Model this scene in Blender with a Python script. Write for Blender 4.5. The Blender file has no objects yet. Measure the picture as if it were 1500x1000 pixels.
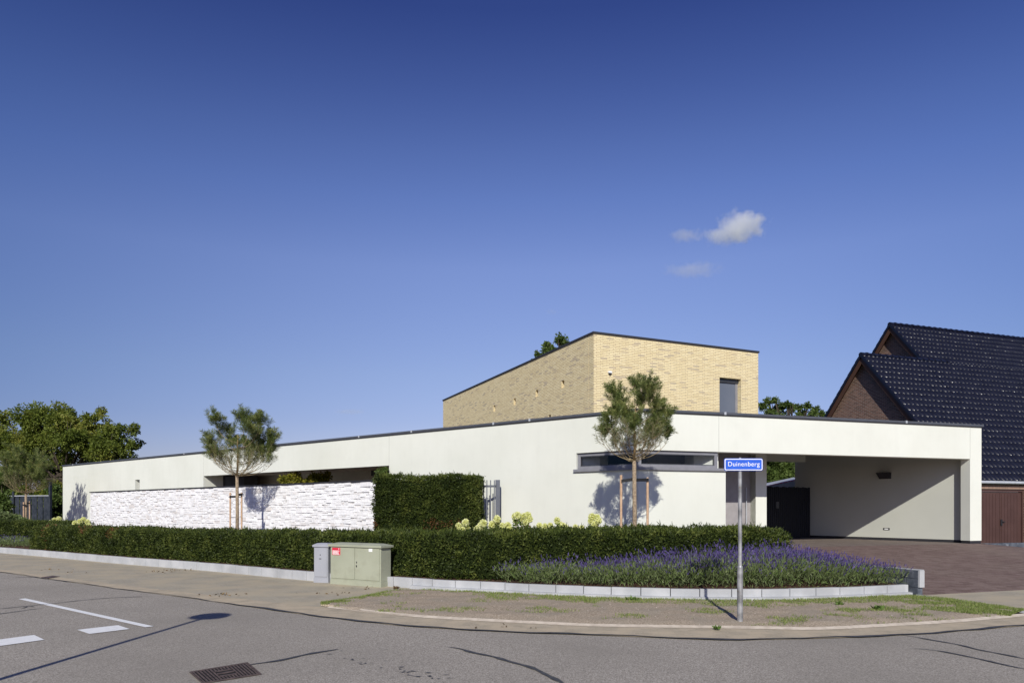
import bpy, math, random
import numpy as np
from mathutils import Vector, noise

# ------------------------------------------------------------------ camera, sky, sun, exposure
scene = bpy.context.scene
CAMZ = 1.67
F = 1000.0
HOR = 745.0
cam = bpy.data.cameras.new('camera')
cam_ob = bpy.data.objects.new('camera', cam)
scene.collection.objects.link(cam_ob)
cam_ob.location = (0, 0, CAMZ)
cam_ob.rotation_euler = (math.radians(90), 0, 0)
cam.sensor_width = 36.0
cam.lens = 24.0
cam.shift_y = (HOR - 500.0) / 1500.0
cam.clip_end = 8000
scene.camera = cam_ob

SUN = Vector((-0.083, -1.0, 0.61)).normalized()
SUN_EL = math.asin(SUN.z)
world = bpy.data.worlds.new('World')
scene.world = world
world.use_nodes = True
wn = world.node_tree
for n in list(wn.nodes):
    wn.nodes.remove(n)
w_out = wn.nodes.new('ShaderNodeOutputWorld')
w_bg = wn.nodes.new('ShaderNodeBackground')
w_sky = wn.nodes.new('ShaderNodeTexSky')
w_sky.sky_type = 'NISHITA'
w_sky.sun_disc = False
w_sky.sun_elevation = SUN_EL
w_sky.sun_rotation = math.atan2(SUN.x, SUN.y)
w_sky.altitude = 0
w_sky.air_density = 1.0
w_sky.dust_density = 0.3
w_sky.ozone_density = 4.0
w_bg.inputs['Strength'].default_value = 0.10
# grade the clear sky by world direction: pale near the horizon, deep blue overhead
w_tc = wn.nodes.new('ShaderNodeTexCoord')
w_sep = wn.nodes.new('ShaderNodeSeparateXYZ')
wn.links.new(w_tc.outputs['Generated'], w_sep.inputs[0])
w_rp = wn.nodes.new('ShaderNodeValToRGB')
w_el = w_rp.color_ramp.elements
SKYK = [(0.0, (.95, .72, .85)), (.127, (1.0, .80, .93)), (.19, (1.12, .90, 1.0)), (.33, (1.25, 1.02, 1.21)), (.41, (1.0, .90, 1.20)),
        (.46, (.85, .79, 1.12)), (.512, (.66, .64, 1.01)), (.59, (.41, .43, .83)), (1.0, (.30, .30, .62))]
w_el[0].position = 0; w_el[0].color = tuple(c / 2 for c in SKYK[0][1]) + (1,)
w_el[1].position = 1; w_el[1].color = tuple(c / 2 for c in SKYK[-1][1]) + (1,)
for _p, _c in SKYK[1:-1]:
    _e = w_el.new(_p); _e.color = tuple(c / 2 for c in _c) + (1,)
wn.links.new(w_sep.outputs['Z'], w_rp.inputs['Fac'])
w_m1 = wn.nodes.new('ShaderNodeVectorMath'); w_m1.operation = 'MULTIPLY'
wn.links.new(w_sky.outputs[0], w_m1.inputs[0]); wn.links.new(w_rp.outputs['Color'], w_m1.inputs[1])
w_xx = wn.nodes.new('ShaderNodeMath'); w_xx.operation = 'MULTIPLY'           # x squared
wn.links.new(w_sep.outputs['X'], w_xx.inputs[0]); wn.links.new(w_sep.outputs['X'], w_xx.inputs[1])
w_x3 = wn.nodes.new('ShaderNodeMath'); w_x3.operation = 'MULTIPLY_ADD'        # 1 + 0.16 x
w_x3.inputs[1].default_value = 0.13; w_x3.inputs[2].default_value = 1.0
wn.links.new(w_sep.outputs['X'], w_x3.inputs[0])
w_v1 = wn.nodes.new('ShaderNodeVectorMath'); w_v1.operation = 'SCALE'
w_v1.inputs[0].default_value = (-0.78, -0.54, -0.26); wn.links.new(w_xx.outputs[0], w_v1.inputs['Scale'])
w_v2 = wn.nodes.new('ShaderNodeVectorMath'); w_v2.operation = 'ADD'
wn.links.new(w_v1.outputs[0], w_v2.inputs[0]); wn.links.new(w_x3.outputs[0], w_v2.inputs[1])
w_v3 = wn.nodes.new('ShaderNodeVectorMath'); w_v3.operation = 'SCALE'; w_v3.inputs['Scale'].default_value = 2.0
wn.links.new(w_v2.outputs[0], w_v3.inputs[0])
w_m2 = wn.nodes.new('ShaderNodeVectorMath'); w_m2.operation = 'MULTIPLY'
wn.links.new(w_m1.outputs[0], w_m2.inputs[0]); wn.links.new(w_v3.outputs[0], w_m2.inputs[1])
wn.links.new(w_m2.outputs[0], w_bg.inputs['Color'])
scene.cycles.volume_bounces = 6
wn.links.new(w_bg.outputs[0], w_out.inputs['Surface'])

sun_d = bpy.data.lights.new('sun', 'SUN')
sun_d.energy = 4.12
sun_d.angle = math.radians(0.5)
sun_d.color = (1.0, 0.965, 0.885)
sun_o = bpy.data.objects.new('sun', sun_d)
scene.collection.objects.link(sun_o)
sun_o.rotation_euler = SUN.to_track_quat('Z', 'Y').to_euler()
sun_o.location = (0, -30, 30)

scene.view_settings.view_transform = 'Standard'
scene.view_settings.look = 'None'
scene.view_settings.exposure = 0.0
scene.view_settings.gamma = 1.0
scene.view_settings.use_curve_mapping = False

rng = np.random.default_rng(7)
random.seed(7)
PI = math.pi

# ------------------------------------------------------------------ helpers
def P(u, y, D):
    """direction of a photo point taken to real depth D (metres)"""
    return Vector(((u - 750) / F * D, D, CAMZ - (y - HOR) / F * D))

def G(u, y, z=0.0):
    D = (CAMZ - z) * F / (y - HOR)
    return Vector(((u - 750) / F * D, D, z))

def link(o, parent=None):
    scene.collection.objects.link(o)
    if parent is not None:
        o.parent = parent
    return o

def tag(o, label=None, cat=None, group=None, kind=None):
    if label: o['label'] = label
    if cat: o['category'] = cat
    if group: o['group'] = group
    if kind: o['kind'] = kind
    return o

def empty(name, loc, label, cat, group=None):
    o = bpy.data.objects.new(name, None)
    o.location = loc
    o.empty_display_size = 0.2
    link(o)
    bpy.context.view_layer.update()
    return tag(o, label, cat, group)

class MB:
    def __init__(s):
        s.v = []; s.f = []; s.mi = []; s.m = 0
    def add(s, vs, fs):
        b = len(s.v)
        s.v += [tuple(p) for p in vs]
        s.f += [tuple(i + b for i in f) for f in fs]
        s.mi += [s.m] * len(fs)
        return s
    def prism(s, poly, z0, z1):
        n = len(poly)
        a = sum(poly[i][0] * poly[(i + 1) % n][1] - poly[(i + 1) % n][0] * poly[i][1] for i in range(n))
        if a < 0: poly = poly[::-1]
        vs = [(p[0], p[1], z0) for p in poly] + [(p[0], p[1], z1) for p in poly]
        fs = [tuple(range(n))[::-1], tuple(range(n, 2 * n))]
        fs += [(i, (i + 1) % n, n + (i + 1) % n, n + i) for i in range(n)]
        return s.add(vs, fs)
    def hexa(s, pts):
        """8 points: bottom 4 ccw then top 4"""
        return s.add(pts, [(3, 2, 1, 0), (4, 5, 6, 7), (0, 1, 5, 4), (1, 2, 6, 5), (2, 3, 7, 6), (3, 0, 4, 7)])
    def box(s, x0, x1, y0, y1, z0, z1):
        return s.prism([(x0, y0), (x1, y0), (x1, y1), (x0, y1)], z0, z1)
    def tube(s, pts, rad, n=8, cap=True):
        pts = [Vector(p) for p in pts]
        m = len(pts)
        if not hasattr(rad, '__len__'): rad = [rad] * m
        rings = []
        up = None
        for i, p in enumerate(pts):
            t = (pts[min(i + 1, m - 1)] - pts[max(i - 1, 0)]).normalized()
            if up is None:
                up = Vector((1, 0, 0)) if abs(t.x) < 0.8 else Vector((0, 1, 0))
            a = (up - t * up.dot(t)).normalized()
            up = a
            b = t.cross(a)
            rings.append([p + (a * math.cos(2 * PI * k / n) + b * math.sin(2 * PI * k / n)) * rad[i] for k in range(n)])
        vs = [q for r in rings for q in r]
        fs = []
        for i in range(m - 1):
            for k in range(n):
                fs.append((i * n + k, i * n + (k + 1) % n, (i + 1) * n + (k + 1) % n, (i + 1) * n + k))
        if cap:
            fs.append(tuple(range(n))[::-1]); fs.append(tuple(range((m - 1) * n, m * n)))
        return s.add(vs, fs)
    def lathe(s, c, prof, n=24):
        vs = []; fs = []
        for r, z in prof:
            for k in range(n):
                vs.append((c[0] + r * math.cos(2 * PI * k / n), c[1] + r * math.sin(2 * PI * k / n), c[2] + z))
        for i in range(len(prof) - 1):
            for k in range(n):
                fs.append((i * n + k, i * n + (k + 1) % n, (i + 1) * n + (k + 1) % n, (i + 1) * n + k))
        fs.append(tuple(range(n))[::-1]); fs.append(tuple(range((len(prof) - 1) * n, len(prof) * n)))
        return s.add(vs, fs)
    def build(s, name, mats, parent=None, smooth=False, bevel=0):
        me = bpy.data.meshes.new(name)
        me.from_pydata(s.v, [], s.f)
        if not isinstance(mats, (list, tuple)): mats = [mats]
        for m in mats: me.materials.append(m)
        me.polygons.foreach_set('material_index', s.mi)
        uvl = me.uv_layers.new(name='UVMap')
        co = np.array(s.v)
        uv = np.zeros((len(me.loops), 2))
        for p in me.polygons:
            nrm = p.normal
            idx = [me.loops[l].vertex_index for l in p.loop_indices]
            c = co[idx]
            if abs(nrm.z) > 0.8:
                q = c[:, :2]
            else:
                t = np.array([-nrm.y, nrm.x]); t /= (np.linalg.norm(t) + 1e-9)
                q = np.stack([c[:, :2] @ t, c[:, 2]], 1)
            uv[list(p.loop_indices)] = q
        uvl.data.foreach_set('uv', uv.ravel())
        if smooth:
            me.polygons.foreach_set('use_smooth', [True] * len(me.polygons))
        me.update()
        o = bpy.data.objects.new(name, me)
        if bevel:
            b = o.modifiers.new('bevel', 'BEVEL'); b.width = bevel; b.segments = 2; b.limit_method = 'ANGLE'
        link(o)
        if parent is not None:
            o.parent = parent
            o.matrix_parent_inverse = parent.matrix_world.inverted()
        return o

def fast_mesh(name, verts, faces, mats, parent=None, mi=None, smooth=False):
    """verts (n,3), faces (m,k) numpy arrays"""
    me = bpy.data.meshes.new(name)
    k = faces.shape[1]
    me.vertices.add(len(verts)); me.vertices.foreach_set('co', verts.astype(np.float32).ravel())
    me.loops.add(faces.size); me.loops.foreach_set('vertex_index', faces.astype(np.int32).ravel())
    me.polygons.add(len(faces))
    me.polygons.foreach_set('loop_start', np.arange(0, faces.size, k, dtype=np.int32))
    if not isinstance(mats, (list, tuple)): mats = [mats]
    for m in mats: me.materials.append(m)
    if mi is not None: me.polygons.foreach_set('material_index', np.asarray(mi, dtype=np.int32))
    if smooth: me.polygons.foreach_set('use_smooth', np.ones(len(faces), dtype=bool))
    me.update(calc_edges=True)
    me.validate()
    o = bpy.data.objects.new(name, me)
    link(o)
    if parent is not None:
        o.parent = parent
        o.matrix_parent_inverse = parent.matrix_world.inverted()
    return o

def unit(a):
    return a / (np.linalg.norm(a, axis=-1, keepdims=True) + 1e-9)

def leaf_quads(c, d, L, W, spin=None):
    """diamond leaves: c centre base, d direction, L length, W width -> verts, faces(quads)"""
    n = len(c)
    d = unit(d)
    r = unit(rng.normal(size=(n, 3)))
    s = unit(np.cross(d, r))
    L = np.broadcast_to(L, (n,))[:, None]; W = np.broadcast_to(W, (n,))[:, None]
    v = np.empty((n, 4, 3))
    v[:, 0] = c
    v[:, 1] = c + d * L * 0.45 + s * W * 0.5
    v[:, 2] = c + d * L
    v[:, 3] = c + d * L * 0.45 - s * W * 0.5
    return v.reshape(-1, 3), np.arange(4 * n).reshape(n, 4)

def cat(parts):
    vs, fs, off = [], [], 0
    for v, f in parts:
        vs.append(v); fs.append(f + off); off += len(v)
    return np.concatenate(vs), np.concatenate(fs)

# ------------------------------------------------------------------ materials
def mat(name, rough=0.8, spec=0.3):
    m = bpy.data.materials.new(name); m.use_nodes = True
    nt = m.node_tree
    b = nt.nodes['Principled BSDF']
    b.inputs['Roughness'].default_value = rough
    b.inputs['Specular IOR Level'].default_value = spec
    return m, nt, b

def nd(nt, t, **kw):
    n = nt.nodes.new(t)
    for k, v in kw.items(): setattr(n, k, v)
    return n

def ramp(nt, stops, interp='LINEAR'):
    r = nt.nodes.new('ShaderNodeValToRGB')
    r.color_ramp.interpolation = interp
    el = r.color_ramp.elements
    while len(el) > 1: el.remove(el[-1])
    el[0].position = stops[0][0]; el[0].color = (*stops[0][1], 1)
    for p, c in stops[1:]:
        e = el.new(p); e.color = (*c, 1)
    return r

def noise_mat(name, cols, scale=5.0, detail=6, rough=0.85, spec=0.2, bump=0.0, bscale=None, bdist=0.01, second=None, metallic=0.0, lo=0.35, hi=0.65):
    m, nt, b = mat(name, rough, spec)
    tc = nd(nt, 'ShaderNodeTexCoord')
    n1 = nd(nt, 'ShaderNodeTexNoise'); n1.inputs['Scale'].default_value = scale; n1.inputs['Detail'].default_value = detail
    nt.links.new(tc.outputs['Object'], n1.inputs['Vector'])
    k = len(cols)
    r = ramp(nt, [(lo + (hi - lo) * i / max(1, k - 1), c) for i, c in enumerate(cols)])
    nt.links.new(n1.outputs['Fac'], r.inputs['Fac'])
    col = r.outputs['Color']
    if second:
        s2, c2, lo2, hi2, amt = second
        n2 = nd(nt, 'ShaderNodeTexNoise'); n2.inputs['Scale'].default_value = s2; n2.inputs['Detail'].default_value = 4
        nt.links.new(tc.outputs['Object'], n2.inputs['Vector'])
        mr = nd(nt, 'ShaderNodeMapRange'); mr.inputs['From Min'].default_value = lo2; mr.inputs['From Max'].default_value = hi2
        mr.inputs['To Max'].default_value = amt
        nt.links.new(n2.outputs['Fac'], mr.inputs['Value'])
        mx = nd(nt, 'ShaderNodeMixRGB'); mx.inputs['Color2'].default_value = (*c2, 1)
        nt.links.new(mr.outputs[0], mx.inputs['Fac']); nt.links.new(col, mx.inputs['Color1'])
        col = mx.outputs[0]
    nt.links.new(col, b.inputs['Base Color'])
    b.inputs['Metallic'].default_value = metallic
    if bump:
        n3 = nd(nt, 'ShaderNodeTexNoise'); n3.inputs['Scale'].default_value = bscale or scale * 4; n3.inputs['Detail'].default_value = 5
        nt.links.new(tc.outputs['Object'], n3.inputs['Vector'])
        bp = nd(nt, 'ShaderNodeBump'); bp.inputs['Strength'].default_value = bump; bp.inputs['Distance'].default_value = bdist
        nt.links.new(n3.outputs['Fac'], bp.inputs['Height']); nt.links.new(bp.outputs[0], b.inputs['Normal'])
    return m

def leaf_mat(name, cols, trans=0.25, rough=0.55, spec=0.25, clump=None):
    m, nt, b = mat(name, rough, spec)
    g = nd(nt, 'ShaderNodeNewGeometry')
    r = ramp(nt, [(i / max(1, len(cols) - 1), c) for i, c in enumerate(cols)])
    if clump:
        tc = nd(nt, 'ShaderNodeTexCoord')
        n = nd(nt, 'ShaderNodeTexNoise'); n.inputs['Scale'].default_value = clump; n.inputs['Detail'].default_value = 3
        nt.links.new(tc.outputs['Object'], n.inputs['Vector'])
        mr = nd(nt, 'ShaderNodeMapRange'); mr.inputs['From Min'].default_value = 0.34; mr.inputs['From Max'].default_value = 0.66
        nt.links.new(n.outputs['Fac'], mr.inputs['Value'])
        mx = nd(nt, 'ShaderNodeMath', operation='MULTIPLY_ADD'); mx.inputs[1].default_value = 0.42
        nt.links.new(g.outputs['Random Per Island'], mx.inputs[0])
        m2 = nd(nt, 'ShaderNodeMath', operation='MULTIPLY'); m2.inputs[1].default_value = 0.58
        nt.links.new(mr.outputs[0], m2.inputs[0]); nt.links.new(m2.outputs[0], mx.inputs[2])
        nt.links.new(mx.outputs[0], r.inputs['Fac'])
    else:
        nt.links.new(g.outputs['Random Per Island'], r.inputs['Fac'])
    nt.links.new(r.outputs['Color'], b.inputs['Base Color'])
    if trans:
        t = nd(nt, 'ShaderNodeBsdfTranslucent')
        hs = nd(nt, 'ShaderNodeHueSaturation'); hs.inputs['Value'].default_value = 1.3
        nt.links.new(r.outputs['Color'], hs.inputs['Color']); nt.links.new(hs.outputs[0], t.inputs['Color'])
        mx = nd(nt, 'ShaderNodeMixShader'); mx.inputs['Fac'].default_value = trans
        nt.links.new(b.outputs[0], mx.inputs[1]); nt.links.new(t.outputs[0], mx.inputs[2])
        nt.links.new(mx.outputs[0], nt.nodes['Material Output'].inputs['Surface'])
    return m

def brick_mat(name, w, h, mortar_w, stops, mortar, rough=0.85, bump=0.5, bdist=0.006, offset=0.5, squash=None, soil=None, coord='UV', rot=0.0):
    m, nt, b = mat(name, rough, 0.2)
    tc = nd(nt, 'ShaderNodeTexCoord')
    vec = tc.outputs[coord]
    if rot:
        mp = nd(nt, 'ShaderNodeMapping'); mp.inputs['Rotation'].default_value = (0, 0, rot)
        nt.links.new(vec, mp.inputs['Vector']); vec = mp.outputs[0]
    bt = nd(nt, 'ShaderNodeTexBrick')
    bt.offset = offset
    bt.inputs['Scale'].default_value = 1.0
    bt.inputs['Brick Width'].default_value = w
    bt.inputs['Row Height'].default_value = h
    bt.inputs['Mortar Size'].default_value = mortar_w
    bt.inputs['Mortar Smooth'].default_value = 0.1
    bt.inputs['Color1'].default_value = (0, 0, 0, 1)
    bt.inputs['Color2'].default_value = (1, 1, 1, 1)
    bt.inputs['Mortar'].default_value = (0.5, 0.5, 0.5, 1)
    nt.links.new(vec, bt.inputs['Vector'])
    r = ramp(nt, stops)
    nt.links.new(bt.outputs['Color'], r.inputs['Fac'])
    n = nd(nt, 'ShaderNodeTexNoise'); n.inputs['Scale'].default_value = 30; n.inputs['Detail'].default_value = 5
    nt.links.new(tc.outputs['Object'], n.inputs['Vector'])
    mr = nd(nt, 'ShaderNodeMapRange'); mr.inputs['To Min'].default_value = 0.75; mr.inputs['To Max'].default_value = 1.2
    nt.links.new(n.outputs['Fac'], mr.inputs['Value'])
    hs = nd(nt, 'ShaderNodeHueSaturation'); nt.links.new(mr.outputs[0], hs.inputs['Value'])
    nt.links.new(r.outputs['Color'], hs.inputs['Color'])
    mx = nd(nt, 'ShaderNodeMixRGB'); mx.inputs['Color2'].default_value = (*mortar, 1)
    nt.links.new(bt.outputs['Fac'], mx.inputs['Fac']); nt.links.new(hs.outputs[0], mx.inputs['Color1'])
    col = mx.outputs[0]
    if soil:
        s2, c2, lo2, hi2, amt = soil
        n2 = nd(nt, 'ShaderNodeTexNoise'); n2.inputs['Scale'].default_value = s2; n2.inputs['Detail'].default_value = 7
        nt.links.new(tc.outputs['Object'], n2.inputs['Vector'])
        m2 = nd(nt, 'ShaderNodeMapRange'); m2.inputs['From Min'].default_value = lo2; m2.inputs['From Max'].default_value = hi2; m2.inputs['To Max'].default_value = amt
        nt.links.new(n2.outputs['Fac'], m2.inputs['Value'])
        m3 = nd(nt, 'ShaderNodeMixRGB'); m3.inputs['Color2'].default_value = (*c2, 1)
        nt.links.new(m2.outputs[0], m3.inputs['Fac']); nt.links.new(col, m3.inputs['Color1'])
        col = m3.outputs[0]
    nt.links.new(col, b.inputs['Base Color'])
    bp = nd(nt, 'ShaderNodeBump'); bp.inputs['Strength'].default_value = bump; bp.inputs['Distance'].default_value = bdist; bp.invert = True
    nt.links.new(bt.outputs['Fac'], bp.inputs['Height'])
    nt.links.new(bp.outputs[0], b.inputs['Normal'])
    return m

def glass_mat(name, tint=(0.8, 0.85, 0.85), refl=0.12):
    m, nt, b = mat(name)
    nt.nodes.remove(b)
    tr = nd(nt, 'ShaderNodeBsdfTransparent'); tr.inputs['Color'].default_value = (*tint, 1)
    gl = nd(nt, 'ShaderNodeBsdfGlossy'); gl.inputs['Roughness'].default_value = 0.02
    fr = nd(nt, 'ShaderNodeFresnel'); fr.inputs['IOR'].default_value = 1.5
    ad = nd(nt, 'ShaderNodeMath', operation='ADD'); ad.inputs[1].default_value = refl; ad.use_clamp = True
    nt.links.new(fr.outputs[0], ad.inputs[0])
    mx = nd(nt, 'ShaderNodeMixShader')
    nt.links.new(ad.outputs[0], mx.inputs[0]); nt.links.new(tr.outputs[0], mx.inputs[1]); nt.links.new(gl.outputs[0], mx.inputs[2])
    nt.links.new(mx.outputs[0], nt.nodes['Material Output'].inputs['Surface'])
    return m

def flat(name, c, rough=0.6, spec=0.3, metallic=0.0):
    return noise_mat(name, [tuple(x * 0.93 for x in c), tuple(min(1, x * 1.07) for x in c)], scale=6, rough=rough, spec=spec, metallic=metallic)

M = {}
M['stucco'] = noise_mat('stucco', [(0.725, 0.735, 0.648), (0.775, 0.785, 0.70)], scale=0.6, detail=8, rough=0.95, spec=0.1, bump=0.25, bscale=220, bdist=0.003, second=(2.5, (0.64, 0.65, 0.575), 0.55, 0.8, 0.25))
_nt = M['stucco'].node_tree; _b = _nt.nodes['Principled BSDF']; _src = _b.inputs['Base Color'].links[0].from_socket
_tc = _nt.nodes.new('ShaderNodeTexCoord'); _mp = _nt.nodes.new('ShaderNodeMapping'); _mp.inputs['Scale'].default_value = (2.2, 2.2, 0.22)
_nz = _nt.nodes.new('ShaderNodeTexNoise'); _nz.inputs['Scale'].default_value = 1.6; _nz.inputs['Detail'].default_value = 9; _nz.inputs['Roughness'].default_value = .7
_nt.links.new(_tc.outputs['Object'], _mp.inputs['Vector']); _nt.links.new(_mp.outputs[0], _nz.inputs['Vector'])
_mr = _nt.nodes.new('ShaderNodeMapRange'); _mr.inputs['From Min'].default_value = .48; _mr.inputs['From Max'].default_value = .75; _mr.inputs['To Max'].default_value = .17
_nt.links.new(_nz.outputs['Fac'], _mr.inputs['Value'])
_mx = _nt.nodes.new('ShaderNodeMixRGB'); _mx.inputs['Color2'].default_value = (0.60, 0.60, 0.53, 1)
_nt.links.new(_mr.outputs[0], _mx.inputs['Fac']); _nt.links.new(_src, _mx.inputs['Color1']); _nt.links.new(_mx.outputs[0], _b.inputs['Base Color'])
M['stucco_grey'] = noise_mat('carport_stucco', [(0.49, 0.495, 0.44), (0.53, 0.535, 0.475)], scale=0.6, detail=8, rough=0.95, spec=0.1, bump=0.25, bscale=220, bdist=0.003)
M['joint'] = flat('joint', (0.42, 0.42, 0.38), 0.9)
M['plinth'] = flat('plinth', (0.03, 0.03, 0.035), 0.7)
M['cap'] = flat('roof_trim_metal', (0.085, 0.09, 0.105), 0.45, 0.4)
M['capdark'] = flat('dark_trim_and_shadow', (0.035, 0.035, 0.04), 0.6, 0.3)
M['frame'] = flat('window_frame_metal', (0.24, 0.24, 0.26), 0.45, 0.4)
M['darkframe'] = flat('dark_frame_metal', (0.07, 0.075, 0.085), 0.45, 0.4)
M['inner'] = flat('interior_plaster', (0.80, 0.80, 0.77), 0.9)
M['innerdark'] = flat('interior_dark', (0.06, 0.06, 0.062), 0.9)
M['floor'] = flat('interior_floor', (0.25, 0.22, 0.19), 0.7)
M['glass'] = glass_mat('glass', (0.93, 0.95, 0.94), 0.0)
M['darkglass'] = flat('dark_glass', (0.03, 0.035, 0.04), 0.08, 0.6)
M['doorgrey'] = flat('door_grey', (0.33, 0.31, 0.31), 0.55)
M['blind'] = noise_mat('screen_blind', [(0.125, 0.145, 0.185), (0.145, 0.165, 0.205)], scale=1.5, rough=0.6, spec=0.3)
M['brick'] = brick_mat('yellow_brick', 0.23, 0.0525, 0.0065,
    [(0.0, (0.56, 0.48, 0.34)), (0.07, (0.64, 0.54, 0.36)), (0.11, (0.77, 0.64, 0.37)), (0.5, (0.85, 0.72, 0.42)), (1.0, (0.90, 0.78, 0.48))],
    (0.52, 0.41, 0.26), bump=0.7, bdist=0.01, offset=0.37)
M['gravelroof'] = flat('flat_roof', (0.12, 0.12, 0.12), 0.9)
M['redbrick'] = brick_mat('brown_brick', 0.22, 0.0625, 0.009,
    [(0.0, (0.11, 0.055, 0.04)), (0.5, (0.17, 0.085, 0.06)), (1.0, (0.24, 0.13, 0.09))], (0.30, 0.26, 0.22), bump=0.5)
M['lintel'] = brick_mat('soldier_brick', 0.0625, 0.22, 0.009,
    [(0.0, (0.26, 0.15, 0.10)), (1.0, (0.36, 0.21, 0.15))], (0.30, 0.26, 0.22), bump=0.5, offset=0.0)
M['tile'] = noise_mat('glazed_roof_tile', [(0.006, 0.0065, 0.014), (0.010, 0.011, 0.021)], scale=3, rough=0.33, spec=0.5)
M['barge'] = flat('barge_board', (0.09, 0.045, 0.028), 0.6)
M['garage'] = noise_mat('garage_paint', [(0.078, 0.040, 0.034), (0.092, 0.048, 0.041)], scale=2, rough=0.55, spec=0.3)
M['zinc'] = flat('zinc', (0.45, 0.47, 0.50), 0.45, 0.5)
M['asphalt'] = noise_mat('asphalt', [(0.17, 0.156, 0.132), (0.365, 0.328, 0.275), (0.60, 0.55, 0.475)], scale=75, detail=3, rough=0.9, spec=0.15, bump=0.4, bscale=90, bdist=0.006, second=(0.35, (0.27, 0.245, 0.205), 0.42, 0.68, 0.6), lo=0.3, hi=0.72)
M['seal'] = noise_mat('crack_seal', [(0.045, 0.047, 0.052), (0.085, 0.087, 0.092)], scale=20, rough=0.6, spec=0.3)
M['white'] = noise_mat('road_paint', [(0.82, 0.82, 0.79), (0.90, 0.90, 0.87)], scale=14, detail=8, rough=0.7, spec=0.2, second=(30, (0.5, 0.48, 0.45), 0.64, 0.75, 0.7))
M['pave'] = brick_mat('pavement_slabs', 0.3, 0.3, 0.004,
    [(0.0, (0.385, 0.345, 0.265)), (1.0, (0.44, 0.395, 0.30))], (0.37, 0.31, 0.22), bump=0.3, soil=(1.3, (0.50, 0.425, 0.295), 0.40, 0.62, 0.75), rot=-0.6)
M['gutter'] = brick_mat('gutter_bricks', 0.21, 0.1, 0.006,
    [(0.0, (0.42, 0.36, 0.26)), (1.0, (0.50, 0.43, 0.315))], (0.42, 0.35, 0.245), bump=0.4, soil=(3.0, (0.54, 0.45, 0.315), 0.42, 0.62, 0.85), rot=0.1)
M['gutterline'] = noise_mat('kerb_bricks', [(0.50, 0.43, 0.34), (0.64, 0.56, 0.45)], scale=9, rough=0.9)
M['soil'] = noise_mat('dry_soil', [(0.26, 0.205, 0.145), (0.41, 0.335, 0.245), (0.55, 0.455, 0.34)], scale=45, detail=12, rough=1.0, spec=0.05, bump=0.5, bscale=70, bdist=0.008, second=(1.6, (0.34, 0.30, 0.235), 0.45, 0.62, 0.5))
M['bed'] = noise_mat('garden_soil', [(0.07, 0.045, 0.03), (0.15, 0.085, 0.06)], scale=20, detail=8, rough=1.0, spec=0.05, bump=0.8, bscale=30, bdist=0.03)
M['lawn'] = noise_mat('field', [(0.05, 0.08, 0.025), (0.09, 0.12, 0.04)], scale=2, detail=8, rough=1.0, spec=0.05)
M['drive'] = brick_mat('driveway_pavers', 0.21, 0.075, 0.005,
    [(0.0, (0.125, 0.082, 0.072)), (0.5, (0.175, 0.118, 0.102)), (1.0, (0.215, 0.155, 0.135))], (0.20, 0.16, 0.13), bump=0.6, bdist=0.006, soil=(0.5, (0.25, 0.20, 0.16), 0.45, 0.8, 0.5), rot=0.12)
M['floorpave'] = brick_mat('carport_pavers', 0.21, 0.075, 0.005, [(0.0, (0.17, 0.135, 0.115)), (1.0, (0.25, 0.205, 0.175))], (0.2, 0.17, 0.14), bump=0.4, rot=0.12)
M['kerb'] = noise_mat('concrete_kerb', [(0.40, 0.41, 0.42), (0.50, 0.505, 0.51)], scale=2.2, detail=6, rough=0.85, spec=0.2, bump=0.15, bscale=60, second=(1.3, (0.35, 0.355, 0.36), 0.52, 0.6, 0.5))
M['darkstone'] = noise_mat('bluestone', [(0.07, 0.08, 0.10), (0.13, 0.145, 0.17)], scale=8, rough=0.7, bump=0.3, second=(4, (0.4, 0.42, 0.45), 0.6, 0.75, 0.6))
M['stone'] = None
M['bark'] = noise_mat('pine_bark', [(0.20, 0.15, 0.10), (0.40, 0.31, 0.21)], scale=25, detail=6, rough=0.9, bump=0.6, bscale=50)
M['bark2'] = noise_mat('young_pine_bark', [(0.30, 0.19, 0.08), (0.42, 0.29, 0.14)], scale=18, detail=6, rough=0.85, bump=0.4, bscale=50)
M['twig'] = noise_mat('twig', [(0.24, 0.185, 0.10), (0.38, 0.30, 0.18)], scale=20, rough=0.9)
M['darkbark'] = noise_mat('tree_bark', [(0.05, 0.04, 0.03), (0.10, 0.08, 0.06)], scale=6, rough=0.95, bump=0.6)
M['stake'] = noise_mat('stake_wood', [(0.48, 0.32, 0.20), (0.62, 0.43, 0.29)], scale=12, detail=6, rough=0.8)
M['rubber'] = flat('rubber', (0.012, 0.012, 0.013), 0.6)
M['needle'] = leaf_mat('pine_needles', [(0.05, 0.078, 0.022), (0.14, 0.18, 0.045), (0.38, 0.38, 0.13)], 0.2, 0.5, 0.3, clump=4)
M['needle_dry'] = leaf_mat('thin_pine_needles', [(0.10, 0.12, 0.05), (0.19, 0.20, 0.08), (0.30, 0.28, 0.15)], 0.2, 0.6, 0.2)
M['yew'] = leaf_mat('yew_foliage', [(0.014, 0.022, 0.005), (0.038, 0.056, 0.010), (0.082, 0.108, 0.020), (0.18, 0.20, 0.045)], 0.15, 0.55, 0.25, clump=3)
M['yew_core'] = noise_mat('yew_twigs', [(0.010, 0.016, 0.006), (0.022, 0.030, 0.010)], scale=20, rough=1.0, spec=0.0)
M['yew_red'] = leaf_mat('browned_yew', [(0.13, 0.055, 0.02), (0.2, 0.10, 0.04)], 0.1)
M['leaf'] = leaf_mat('broad_leaves', [(0.065, 0.095, 0.016), (0.125, 0.165, 0.026), (0.20, 0.235, 0.042), (0.31, 0.27, 0.06)], 0.3, clump=0.5)
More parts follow.
